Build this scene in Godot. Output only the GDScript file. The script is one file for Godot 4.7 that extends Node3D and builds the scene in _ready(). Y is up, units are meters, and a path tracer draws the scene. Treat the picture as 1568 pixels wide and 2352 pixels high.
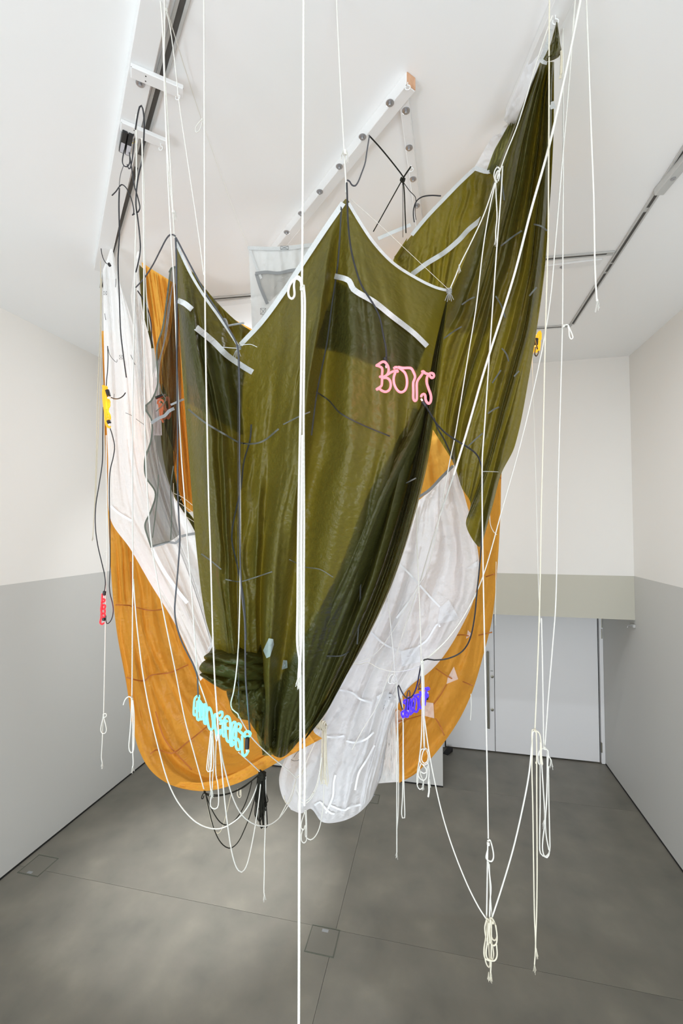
extends Node3D
# A gallery room, 8.4 m wide and 7.2 m high, hung with old parachutes, cords and neon words.
# Units are metres, y up. The photograph is 1568 x 2352 pixels; at(px, py, d) is the point d metres deep that it shows at a pixel.

const F := 996.29
const EYE := Vector3(0, 4.4, 0)
const YAW := 0.2144
const PITCH := 0.0361
const XL := -5.341
const XR := 3.054
const TOP := 7.167
const BACK := 7.715
const DOORZ := 9.112
const BULK := 2.95
const GREY := 3.64
const OPENX := 0.086

var cam_basis := Basis.from_euler(Vector3(PITCH, YAW, 0.001))
var M := {}
var names := {}
var sheets := []

func at(px: float, py: float, d: float) -> Vector3:
	return EYE + cam_basis * (Vector3((px - 784.0) / F, -(py - 1176.0) / F, -1.0) * d)

func on_plane(px: float, py: float, axis: int, value: float) -> Vector3:
	var r := cam_basis * Vector3((px - 784.0) / F, -(py - 1176.0) / F, -1.0)
	return EYE + r * ((value - EYE[axis]) / r[axis])

func depth_of(p: Vector3) -> float:
	return -(cam_basis.inverse() * (p - EYE)).z

func to_px(p: Vector3) -> Vector2:
	var c := cam_basis.inverse() * (p - EYE)
	return Vector2(784.0 + F * c.x / -c.z, 1176.0 - F * c.y / -c.z)

# ---------------------------------------------------------------- mesh collecting
class Mb:
	var v := PackedVector3Array()
	var n := PackedVector3Array()
	var t := PackedVector2Array()
	var i := PackedInt32Array()

	func tri3(a: Vector3, b: Vector3, c: Vector3) -> void:
		var nn := (c - a).cross(b - a).normalized()
		var k := v.size()
		for p in [a, b, c]:
			v.append(p)
			n.append(nn)
			t.append(Vector2(p.x + p.z, p.y))
		i.append_array([k, k + 1, k + 2])

	func quad(a: Vector3, b: Vector3, c: Vector3, d: Vector3) -> void:   # clockwise seen from the front
		var nn := (c - a).cross(b - a).normalized()
		var k := v.size()
		var w := a.distance_to(b)
		var h := b.distance_to(c)
		for p in [a, b, c, d]:
			v.append(p)
			n.append(nn)
		t.append_array([Vector2(0, 0), Vector2(w, 0), Vector2(w, h), Vector2(0, h)])
		i.append_array([k, k + 1, k + 2, k, k + 2, k + 3])

	# a box with chamfered edges, in the frame b at centre c
	func box(c: Vector3, size: Vector3, ch := 0.0, b := Basis()) -> void:
		var h := size / 2.0
		if ch <= 0.0:
			var p := []
			for k in 8:
				p.append(c + b * Vector3(h.x * (1 if k & 1 else -1), h.y * (1 if k & 2 else -1), h.z * (1 if k & 4 else -1)))
			quad(p[6], p[7], p[5], p[4])
			quad(p[3], p[2], p[0], p[1])
			quad(p[2], p[6], p[4], p[0])
			quad(p[7], p[3], p[1], p[5])
			quad(p[2], p[3], p[7], p[6])
			quad(p[4], p[5], p[1], p[0])
			return
		var q := h - Vector3.ONE * ch
		for axis in 3:
			var u := (axis + 1) % 3
			var w := (axis + 2) % 3
			for s: float in [-1.0, 1.0]:
				var f := []
				for k: Vector2 in [Vector2(-1, -1), Vector2(1, -1), Vector2(1, 1), Vector2(-1, 1)]:
					var e := Vector3()
					e[axis] = s * h[axis]
					e[u] = k.x * q[u]
					e[w] = k.y * q[w]
					f.append(c + b * e)
				if s > 0:
					quad(f[3], f[2], f[1], f[0])
				else:
					quad(f[0], f[1], f[2], f[3])
			for su: float in [-1.0, 1.0]:
				for sw: float in [-1.0, 1.0]:
					var a0 := Vector3()
					var a1 := Vector3()
					a0[u] = su * h[u]
					a0[w] = sw * q[w]
					a1[u] = su * q[u]
					a1[w] = sw * h[w]
					a0[axis] = -q[axis]
					a1[axis] = -q[axis]
					var b0 := a0
					var b1 := a1
					b0[axis] = q[axis]
					b1[axis] = q[axis]
					if su * sw > 0:
						quad(c + b * a0, c + b * a1, c + b * b1, c + b * b0)
					else:
						quad(c + b * a1, c + b * a0, c + b * b0, c + b * b1)

	# a tube along points, radius r (or one radius per point)
	func tube(p: PackedVector3Array, r: float, sides := 8, radii := PackedFloat32Array()) -> void:
		var m := p.size()
		if m < 2:
			return
		var k := v.size()
		var tan0 := (p[1] - p[0]).normalized()
		var side := tan0.cross(Vector3.UP if absf(tan0.y) < 0.9 else Vector3.RIGHT).normalized()
		var run := 0.0
		for j in m:
			var tg := (p[mini(j + 1, m - 1)] - p[maxi(j - 1, 0)]).normalized()
			if tg == Vector3.ZERO:
				tg = tan0
			side = (side - tg * side.dot(tg)).normalized()
			var up := tg.cross(side)
			var rr := radii[j] if radii.size() == m else r
			if j > 0:
				run += p[j].distance_to(p[j - 1])
			for s in sides + 1:
				var a := TAU * s / sides
				var o := side * cos(a) + up * sin(a)
				v.append(p[j] + o * rr)
				n.append(o)
				t.append(Vector2(float(s) / sides, run * 20.0))
		for j in m - 1:
			for s in sides:
				var q := k + j * (sides + 1) + s
				i.append_array([q, q + sides + 1, q + 1, q + 1, q + sides + 1, q + sides + 2])
		for e in 2:
			var j := 0 if e == 0 else m - 1
			var nn := (p[0] - p[1]).normalized() if e == 0 else (p[m - 1] - p[m - 2]).normalized()
			var rr := radii[j] if radii.size() == m else r
			var c := v.size()
			v.append(p[j] + nn * rr * 0.5)
			n.append(nn)
			t.append(Vector2())
			for s in sides + 1:
				v.append(v[k + j * (sides + 1) + s])
				n.append((n[k + j * (sides + 1) + s] + nn).normalized())
				t.append(Vector2())
			for s in sides:
				if e == 0:
					i.append_array([c, c + 1 + s, c + 2 + s])
				else:
					i.append_array([c, c + 2 + s, c + 1 + s])

	# a disc-like turned solid: profile of (radius, height) along the axis
	func lathe(c: Vector3, axis: Vector3, prof: Array, sides := 20) -> void:
		var a := axis.normalized()
		var s0 := a.cross(Vector3.UP if absf(a.y) < 0.9 else Vector3.RIGHT).normalized()
		var u0 := a.cross(s0)
		for j in prof.size() - 1:
			var p0: Vector2 = prof[j]
			var p1: Vector2 = prof[j + 1]
			var k := v.size()
			var dn := Vector2(p1.y - p0.y, p0.x - p1.x).normalized()
			for s in sides + 1:
				var o := s0 * cos(TAU * s / sides) + u0 * sin(TAU * s / sides)
				for p: Vector2 in [p0, p1]:
					v.append(c + o * p.x + a * p.y)
					n.append((o * dn.x + a * dn.y).normalized())
					t.append(Vector2(float(s) / sides, p.y))
			for s in sides:
				var q := k + s * 2
				i.append_array([q, q + 1, q + 2, q + 2, q + 1, q + 3])

	func mesh(off := Vector3.ZERO) -> ArrayMesh:
		var arr := []
		arr.resize(Mesh.ARRAY_MAX)
		var w := v.duplicate()
		if off != Vector3.ZERO:
			for k in w.size():
				w[k] -= off
		arr[Mesh.ARRAY_VERTEX] = w
		arr[Mesh.ARRAY_NORMAL] = n
		arr[Mesh.ARRAY_TEX_UV] = t
		arr[Mesh.ARRAY_INDEX] = i
		var m := ArrayMesh.new()
		m.add_surface_from_arrays(Mesh.PRIMITIVE_TRIANGLES, arr)
		return m

# ---------------------------------------------------------------- naming
func numbered(called: String) -> String:
	if not names.has(called):
		names[called] = 0
		return called
	names[called] += 1
	return "%s_%03d" % [called, names[called]]

func tag(o: Node3D, label: String, category: String, group := "") -> void:
	o.set_meta("label", label)
	o.set_meta("category", category)
	if group:
		o.set_meta("group", group)

func thing(called: String, where: Vector3, label: String, category: String, group := "") -> Node3D:
	var o := Node3D.new()
	o.name = numbered(called)
	add_child(o, true)
	o.position = where
	tag(o, label, category, group)
	return o

func origin_of(o: Node) -> Vector3:
	var s := Vector3.ZERO
	while o != self and o is Node3D:
		s += o.position
		o = o.get_parent()
	return s

func part(mb: Mb, called: String, mat: Material, parent: Node3D, label := "") -> MeshInstance3D:
	var o := MeshInstance3D.new()
	var k := 0
	var nm := called
	while parent.get_node_or_null(NodePath(nm)) != null:
		k += 1
		nm = "%s_%03d" % [called, k]
	o.name = nm
	o.mesh = mb.mesh(origin_of(parent))
	o.material_override = mat
	o.cast_shadow = GeometryInstance3D.SHADOW_CASTING_SETTING_ON
	parent.add_child(o, true)
	if label:
		o.set_meta("label", label)
	return o

func single(mb: Mb, called: String, mat: Material, where: Vector3, label: String, category: String, group := "") -> MeshInstance3D:
	var o := MeshInstance3D.new()
	o.name = numbered(called)
	o.mesh = mb.mesh(where)
	o.material_override = mat
	add_child(o, true)
	o.position = where
	tag(o, label, category, group)
	return o

func struct(mb: Mb, called: String, mat: Material, label: String, category := "room") -> MeshInstance3D:
	var o := MeshInstance3D.new()
	o.name = numbered(called)
	o.mesh = mb.mesh()
	o.material_override = mat
	add_child(o, true)
	o.set_meta("kind", "structure")
	tag(o, label, category)
	return o

# ---------------------------------------------------------------- materials
func srgb(r: float, g: float, b: float) -> Color:
	return Color(r / 255.0, g / 255.0, b / 255.0)

func mat(called: String, c: Color, rough := 0.6, spec := 0.5) -> StandardMaterial3D:
	var m := StandardMaterial3D.new()
	m.resource_name = called
	m.albedo_color = c
	m.roughness = rough
	m.metallic_specular = spec
	m.cull_mode = BaseMaterial3D.CULL_DISABLED
	M[called] = m
	return m

func noise_tex(sd: int, freq: float, type: int, fractal: int, oct := 4, size := 512, ramp: Gradient = null) -> NoiseTexture2D:
	var f := FastNoiseLite.new()
	f.seed = sd
	f.frequency = freq
	f.noise_type = type
	f.fractal_type = fractal
	f.fractal_octaves = oct
	var t := NoiseTexture2D.new()
	t.width = size
	t.height = size
	t.seamless = true
	t.noise = f
	if ramp:
		t.color_ramp = ramp
	return t

func ramp_of(offsets: Array, colors: Array) -> Gradient:
	var g := Gradient.new()
	g.offsets = PackedFloat32Array(offsets)
	g.colors = PackedColorArray(colors)
	return g

func materials() -> void:
	for d in [["white_paint", srgb(239, 236, 230), 0.75], ["grey_paint", srgb(203, 202, 197), 0.6], ["tan_grey_paint", srgb(199, 196, 182), 0.65], ["ceiling_paint", srgb(251, 251, 249), 0.85]]:
		mat(d[0], d[1], d[2], 0.35)
	var crinkle := noise_tex(11, 0.022, FastNoiseLite.TYPE_CELLULAR, FastNoiseLite.FRACTAL_FBM, 2, 768)
	var cell := crinkle.noise as FastNoiseLite
	cell.cellular_return_type = FastNoiseLite.RETURN_DISTANCE2_SUB
	cell.cellular_jitter = 1.0
	cell.domain_warp_enabled = true
	cell.domain_warp_amplitude = 22.0
	cell.domain_warp_frequency = 0.012
	# cloth: colour, light passing through, roughness
	for d in [
			["olive_nylon", srgb(62, 63, 28), Color(0.24, 0.185, 0.012), 0.20, 0.40],
			["dark_olive_nylon", srgb(58, 58, 32), Color(0.10, 0.10, 0.03), 0.35, 0.5],
			["orange_nylon", srgb(222, 151, 50), Color(0.84, 0.51, 0.10), 0.72, 0.45],
			["white_nylon", srgb(236, 236, 237), Color(0.85, 0.85, 0.86), 0.62, 0.45],
			["bright_white_nylon", srgb(246, 246, 247), Color(0.9, 0.9, 0.9), 0.7, 0.5]]:
		var m := mat(d[0], d[1], d[4], 0.5)
		m.backlight_enabled = true
		var b: Color = d[2]
		var top := maxf(b.r, maxf(b.g, b.b))
		var lin: Color = Color(b.r, b.g, b.b) * (float(d[3]) / top)
		lin.a = 1.0
		m.backlight = lin.linear_to_srgb()
		m.heightmap_enabled = true
		m.heightmap_texture = crinkle
		m.heightmap_scale = 0.45
		m.uv1_scale = Vector3.ONE * 1.7
		m.metallic_specular = 0.4
	var sheer := M["white_nylon"].duplicate() as StandardMaterial3D
	sheer.resource_name = "sheer_white_nylon"
	sheer.transparency = BaseMaterial3D.TRANSPARENCY_ALPHA
	sheer.albedo_color.a = 0.93
	sheer.albedo_color = Color(0.975, 0.975, 0.965, 0.93)
	M["sheer_white_nylon"] = sheer
	var net := mat("dark_gauze", srgb(66, 63, 46), 0.8, 0.2)
	net.transparency = BaseMaterial3D.TRANSPARENCY_ALPHA
	net.albedo_color.a = 0.64
	var gw := mat("grey_gauze", srgb(180, 176, 168), 0.8, 0.2)
	gw.transparency = BaseMaterial3D.TRANSPARENCY_ALPHA
	gw.albedo_color.a = 0.4
	var cn := mat("corner_nylon", srgb(226, 227, 224), 0.6)
	cn.transparency = BaseMaterial3D.TRANSPARENCY_ALPHA
	cn.albedo_color.a = 0.86
	mat("net_binding", srgb(92, 96, 84), 0.75)
	mat("grey_binding", srgb(150, 152, 152), 0.75)
	var web := mat("white_webbing", srgb(214, 216, 214), 0.7)
	web.heightmap_enabled = true
	web.heightmap_texture = noise_tex(21, 0.1, FastNoiseLite.TYPE_SIMPLEX, FastNoiseLite.FRACTAL_FBM, 2, 128)
	web.heightmap_scale = 0.15
	web.uv1_scale = Vector3(6, 6, 6)
	mat("seam_thread", srgb(52, 54, 50), 0.7)
	mat("grey_seam", srgb(96, 98, 92), 0.7)
	mat("brown_seam", srgb(172, 102, 36), 0.7)
	mat("white_seam", srgb(250, 250, 250), 0.7)
	mat("ink", srgb(86, 86, 88), 0.8)
	var patch := mat("patch_cloth", srgb(226, 226, 226), 0.7)
	patch.backlight_enabled = true
	patch.backlight = srgb(150, 150, 150)
	var pp := mat("pink_patch_cloth", srgb(228, 204, 190), 0.7)
	pp.backlight_enabled = true
	pp.backlight = srgb(150, 140, 130)
	mat("blue_patch_cloth", srgb(150, 160, 156), 0.7)
	# cords
	var braid := Image.create_empty(32, 32, false, Image.FORMAT_L8)
	for y in 32:
		for x in 32:
			var a := absf(sin(PI * (x + y) / 8.0))
			var b := absf(sin(PI * (x - y) / 8.0))
			var h := maxf(a, b) if ((x + y) / 8 + (x - y + 64) / 8) % 2 == 0 else minf(a, b)
			braid.set_pixel(x, y, Color(h, h, h))
	var braid_tex := ImageTexture.create_from_image(braid)
	for d in [["white_cord", srgb(240, 238, 229)], ["cream_cord", srgb(236, 229, 208)], ["tan_cord", srgb(214, 205, 182)], ["black_cord", srgb(36, 35, 28)]]:
		var m := mat(d[0], d[1], 0.8, 0.3)
		m.heightmap_enabled = true
		m.heightmap_texture = braid_tex
		m.heightmap_scale = 0.08
		m.uv1_scale = Vector3(1, 0.8, 1)
	mat("black_rubber", srgb(40, 40, 44), 0.45)
	mat("grey_rubber", srgb(72, 74, 80), 0.45)
	mat("black_plastic", srgb(24, 24, 26), 0.35)
	mat("clear_tie", srgb(224, 226, 224), 0.4)
	var st := mat("brushed_steel", srgb(150, 146, 132), 0.38)
	st.metallic = 0.85
	var zc := mat("zinc", srgb(176, 176, 178), 0.35)
	zc.metallic = 0.7
	mat("timber_paint", srgb(240, 240, 238), 0.55)
	var wood := mat("raw_timber", Color.WHITE, 0.7)
	wood.albedo_texture = noise_tex(7, 0.02, FastNoiseLite.TYPE_SIMPLEX, FastNoiseLite.FRACTAL_FBM, 3, 128, ramp_of([0.0, 0.5, 1.0], [srgb(192, 140, 104), srgb(216, 168, 132), srgb(228, 186, 152)]))
	wood.uv1_triplanar = true
	wood.uv1_scale = Vector3(30, 6, 30)
	mat("track_grey", srgb(196, 196, 192), 0.5)
	mat("slot_dark", srgb(82, 80, 76), 0.7)
	mat("door_paint", srgb(250, 249, 249), 0.45)
	mat("gap_dark", srgb(30, 29, 27), 0.9)
	mat("label_paper", srgb(206, 206, 212), 0.6)
	mat("yellow_wire", srgb(226, 196, 30), 0.5)
	# concrete
	var con := mat("polished_concrete", Color.WHITE, 0.34, 0.5)
	con.albedo_texture = noise_tex(5, 0.009, FastNoiseLite.TYPE_PERLIN, FastNoiseLite.FRACTAL_FBM, 7, 1024, ramp_of([0.0, 0.3, 0.5, 0.7, 1.0], [srgb(108, 105, 97), srgb(117, 114, 104), srgb(121, 117, 107), srgb(125, 121, 110), srgb(135, 130, 118)]))
	con.roughness = 0.34
	con.uv1_scale = Vector3.ONE * 0.22
	mat("box_lid", srgb(116, 113, 103), 0.4)
	for d in [["pink_neon", Color(1.0, 0.33, 0.38), 0.95], ["cyan_neon", Color(0.28, 1.0, 0.9), 0.95], ["blue_neon", Color(0.06, 0.02, 1.0), 1.3], ["orange_neon", Color(1.0, 0.25, 0.1), 1.0], ["yellow_neon", Color(1.0, 0.52, 0.015), 0.9], ["red_neon", Color(1.0, 0.03, 0.045), 1.05]]:
		var c: Color = d[1]
		var m := mat(d[0], (c * 0.25).linear_to_srgb(), 0.4)
		m.emission_enabled = true
		m.emission = c.linear_to_srgb()
		m.emission_energy_multiplier = d[2]
	var wg := mat("added_window_glow", srgb(250, 250, 246), 0.6)  # glow of the added window behind the viewer
	wg.emission_enabled = true
	wg.emission = srgb(255, 252, 247)
	wg.emission_energy_multiplier = 0.6
	var lamp := mat("unseen_lamp_glow", srgb(250, 250, 246), 0.6)  # glowing faces of the lamps that stay out of view
	lamp.emission_enabled = true
	lamp.emission = srgb(255, 252, 244)
	lamp.emission_energy_multiplier = 2.0

# ---------------------------------------------------------------- the room
func area(called: String, c: Vector3, size: Vector2, turn: Basis, power: float, color: Color) -> void:
	var l := AreaLight3D.new()       # shines along its own -z
	l.name = called
	l.area_size = size
	l.light_energy = power
	l.light_color = color
	l.shadow_enabled = true
	l.area_range = 40.0
	add_child(l)
	l.transform = Transform3D(turn, c)

func view_and_light() -> void:
	var cam := Camera3D.new()
	cam.name = "camera"
	cam.fov = rad_to_deg(2.0 * atan(1176.0 / F))
	cam.keep_aspect = Camera3D.KEEP_HEIGHT
	cam.near = 0.05
	cam.far = 100.0
	add_child(cam)
	cam.transform = Transform3D(cam_basis, EYE)
	cam.current = true
	var env := Environment.new()
	env.background_mode = Environment.BG_COLOR
	env.background_color = Color(0.75, 0.8, 0.86)
	env.tonemap_mode = Environment.TONE_MAPPER_LINEAR
	env.tonemap_exposure = 1.05
	env.sdfgi_enabled = true
	env.ssao_enabled = true
	env.ssil_enabled = true
	var we := WorldEnvironment.new()
	we.name = "surroundings"
	we.environment = env
	add_child(we)
	for x: float in [-3.9, 1.7]:  # added lamps out of view, brightening the ceiling
		var c := Vector3(x, 1.3, 3.6)
		var turn := Basis.looking_at((Vector3(-1.1, TOP, -4.6) - c).normalized(), Vector3.UP)
		area("unseen_lamp_light", c + turn * Vector3(0, 0, -0.04), Vector2(1.8, 1.8), turn, ADDED_LAMP_POWER * (0.88 if x < 0.0 else 1.16), srgb(228, 241, 255))
	for q in UNSEEN_BACK_LAMPS:
		var p := on_plane(q[0], q[1], 1, TOP - 0.085)
		area("unseen_lamp_light", p + Vector3(0, -0.012, 0.008), Vector2(0.5, 0.09), Basis(Vector3.RIGHT, -PI / 2 - (0.7 if q[1] > 700.0 else 0.0)), q[2], srgb(240, 247, 255))
	for q in UNSEEN_SPOTS:
		var p := on_plane(q[0], q[1], 1, TOP - 0.16)
		var sl := SpotLight3D.new()
		sl.name = "unseen_spot_light"
		sl.light_energy = q[3]
		sl.light_color = srgb(246, 249, 255)
		sl.light_size = 0.05
		sl.spot_angle = q[4]
		sl.spot_angle_attenuation = 1.0
		sl.spot_range = 20.0
		sl.spot_attenuation = 2.0
		sl.shadow_enabled = true
		add_child(sl)
		var dir: Vector3 = (q[2] - p).normalized()
		sl.transform = Transform3D(Basis.looking_at(dir, Vector3.UP), p + dir * 0.02)
	area("added_window_light", Vector3((XL + XR) / 2, (1.0 + TOP - 0.4) / 2, REAR + 0.02), Vector2(XR - XL - 2.0, TOP - 1.4), Basis(), ADDED_WINDOW_POWER, srgb(230, 242, 255))  # added window light, fill for the whole room

# unseen lamps placed to light the cloth from behind: pixel of the middle, power
const UNSEEN_BACK_LAMPS := [[885.0, 656.0, 3.0], [940.0, 651.0, 3.0], [572.0, 799.0, 1.1], [690.0, 788.0, 2.8], [800.0, 780.0, 2.8]]
const REAR := 5.2
const ADDED_WINDOW_POWER := 16.0
const ADDED_LAMP_POWER := 14.0
# unseen spots for the wall glow and floor highlight: lamp pixel on the ceiling, target point, power, cone half-angle
const UNSEEN_SPOTS := [[870.0, 768.0, Vector3(XL, 3.2, -6.6), 8.0, 19.0], [985.0, 764.0, Vector3(-2.9, 0, -5.3), 80.0, 14.5]]


func added_softbox(x: float, label: String) -> void:  # added lamp behind the viewer, there to brighten the ceiling
	var c := Vector3(x, 1.3, 3.6)
	var turn := Basis.looking_at((Vector3(-1.1, TOP, -4.6) - c).normalized(), Vector3.UP)
	var o := thing("added_fill_lamp", Vector3(x, 0, 3.6), label, "lamp", "added lamps aimed at the ceiling")
	var f := Mb.new()
	f.box(c - turn * Vector3(0, 0, -0.1), Vector3(1.9, 1.9, 0.18), 0.02, turn)
	part(f, "housing", M.black_plastic, o)
	var g := Mb.new()
	g.box(c, Vector3(1.8, 1.8, 0.02), 0.0, turn)
	part(g, "unseen_lamp_diffuser", M.unseen_lamp_glow, o)
	var p := Mb.new()
	p.tube(PackedVector3Array([Vector3(x, 0.02, 3.8), c - turn * Vector3(0, 0, -0.15)]), 0.02, 10)
	for k in 3:
		p.tube(PackedVector3Array([Vector3(x, 0.5, 3.8), Vector3(x + 0.5 * cos(TAU * k / 3.0), 0.015, 3.8 + 0.5 * sin(TAU * k / 3.0))]), 0.012, 8)
	part(p, "stand", M.brushed_steel, o)

func slab(x0: float, x1: float, y0: float, y1: float, z0: float, z1: float) -> Mb:
	var m := Mb.new()
	m.box(Vector3((x0 + x1) / 2, (y0 + y1) / 2, (z0 + z1) / 2), Vector3(absf(x1 - x0), absf(y1 - y0), absf(z1 - z0)))
	return m

func room() -> void:
	var T := 0.25
	# floor: concrete slabs with sawn joints
	var fl := struct(slab(XL - T, XR + T, -0.3, -0.03, -DOORZ - T, REAR + T), "floor", M.gap_dark, "polished grey concrete floor with thin sawn joints", "floor")
	var xs := [XL, -1.10, XR]
	var zs := [-DOORZ - 0.1, -BACK, -4.785, REAR]
	for a in 2:
		for b in 3:
			var g := 0.0016
			part(slab(xs[a] + g, xs[a + 1] - g, -0.05, 0.0, zs[b] + g, zs[b + 1] - g), "concrete_slab", M.polished_concrete, fl)
	struct(slab(XL - T, XR + T, TOP, TOP + T, -DOORZ - T, REAR + T), "ceiling", M.ceiling_paint, "flat white painted ceiling above the hanging parachutes", "ceiling")
	var wl := struct(slab(XL - T, XL, GREY + 0.03, TOP, -BACK - T, REAR), "wall_left", M.white_paint, "white painted wall above the pale grey band, beside the orange parachute", "wall")
	part(slab(XL - T, XL - 0.001, 0.025, GREY + 0.03, -BACK - T, REAR), "grey_band", M.grey_paint, wl)
	var wr := struct(slab(XR, XR + T, GREY, TOP, -DOORZ - T, REAR), "wall_right", M.white_paint, "white painted wall above the grey band, beside the pale doors", "wall")
	part(slab(XR + 0.001, XR + T, 0.025, GREY, -DOORZ - T, REAR), "grey_band", M.grey_paint, wr)
	var wb := struct(slab(XL, XR, GREY, TOP, -BACK - T, -BACK), "wall_back", M.white_paint, "white upper back wall over the tan grey bulkhead", "wall")
	part(slab(OPENX, XR, BULK, GREY, -BACK - T, -BACK - 0.001), "bulkhead_band", M.tan_grey_paint, wb)
	part(slab(XL, OPENX, 0.02, GREY, -BACK - T, -BACK - 0.001), "grey_band", M.grey_paint, wb)
	struct(slab(OPENX - T, OPENX, 0.0, BULK, -DOORZ, -BACK - T), "wall_recess", M.grey_paint, "grey side wall of the door recess under the bulkhead", "wall")
	struct(slab(OPENX - T, XR, BULK, BULK + T, -DOORZ - T, -BACK - T), "ceiling_recess", M.tan_grey_paint, "low ceiling of the recess in front of the doors", "ceiling")
	struct(slab(OPENX - T, XR, 0.0, BULK, -DOORZ - T, -DOORZ - 0.07), "wall_door", M.white_paint, "white wall around the pale double doors", "wall")
	# the wall behind the camera, open around the added window
	# added glowing window behind the viewer, fill light for the room
	var rear := Mb.new()
	rear.box(Vector3((XL + XR) / 2, 0.5, REAR + T / 2), Vector3(XR - XL, 1.0, T))
	rear.box(Vector3((XL + XR) / 2, TOP - 0.2, REAR + T / 2), Vector3(XR - XL, 0.4, T))
	rear.box(Vector3(XL + 0.5, TOP / 2 + 0.3, REAR + T / 2), Vector3(1.0, TOP - 1.4, T))
	rear.box(Vector3(XR - 0.5, TOP / 2 + 0.3, REAR + T / 2), Vector3(1.0, TOP - 1.4, T))
	struct(rear, "wall_rear", M.white_paint, "white wall behind the viewer around the added glowing window", "wall")
	var wc := Vector3((XL + XR) / 2, (1.0 + TOP - 0.4) / 2, REAR + 0.12)
	var ws := Vector2(XR - XL - 2.0, TOP - 1.4)
	var wf := Mb.new()
	for k in 5:
		wf.box(wc + Vector3(ws.x * (k / 4.0 - 0.5), 0, -0.03), Vector3(0.07, ws.y, 0.1), 0.005)
	for k in 3:
		wf.box(wc + Vector3(0, ws.y * (k / 2.0 - 0.5), -0.03), Vector3(ws.x, 0.07, 0.1), 0.005)
	var win := struct(wf, "window_1", M.door_paint, "added glowing window in the wall behind the viewer, fill light for the room", "window")
	var pane := Mb.new()
	pane.box(wc, Vector3(ws.x, ws.y, 0.02))
	part(pane, "added_glow_pane", M.added_window_glow, win)
	# dark strips standing for the shade in the gaps at the wall foot
	struct(slab(XL - 0.001, XL + 0.004, 0.0, 0.018, -BACK, REAR), "gap_shade_left", M.gap_dark, "painted shadow gap along the foot of the long grey wall under the orange cloth", "skirting")
	struct(slab(XR - 0.004, XR + 0.001, 0.0, 0.02, -DOORZ, REAR), "gap_shade_right", M.gap_dark, "painted shadow gap along the foot of the grey wall near the doors", "skirting")
	struct(slab(XL, OPENX, 0.0, 0.022, -BACK - 0.002, -BACK + 0.003), "gap_shade_back", M.gap_dark, "painted shadow gap along the foot of the back wall", "skirting")
	added_softbox(-3.9, "added fill lamp on a stand by the long grey wall, aimed at the ceiling")
	added_softbox(1.7, "added fill lamp on a stand by the door side wall, aimed at the ceiling")
	doors()
	ceiling_fittings()
	floor_boxes()

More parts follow.
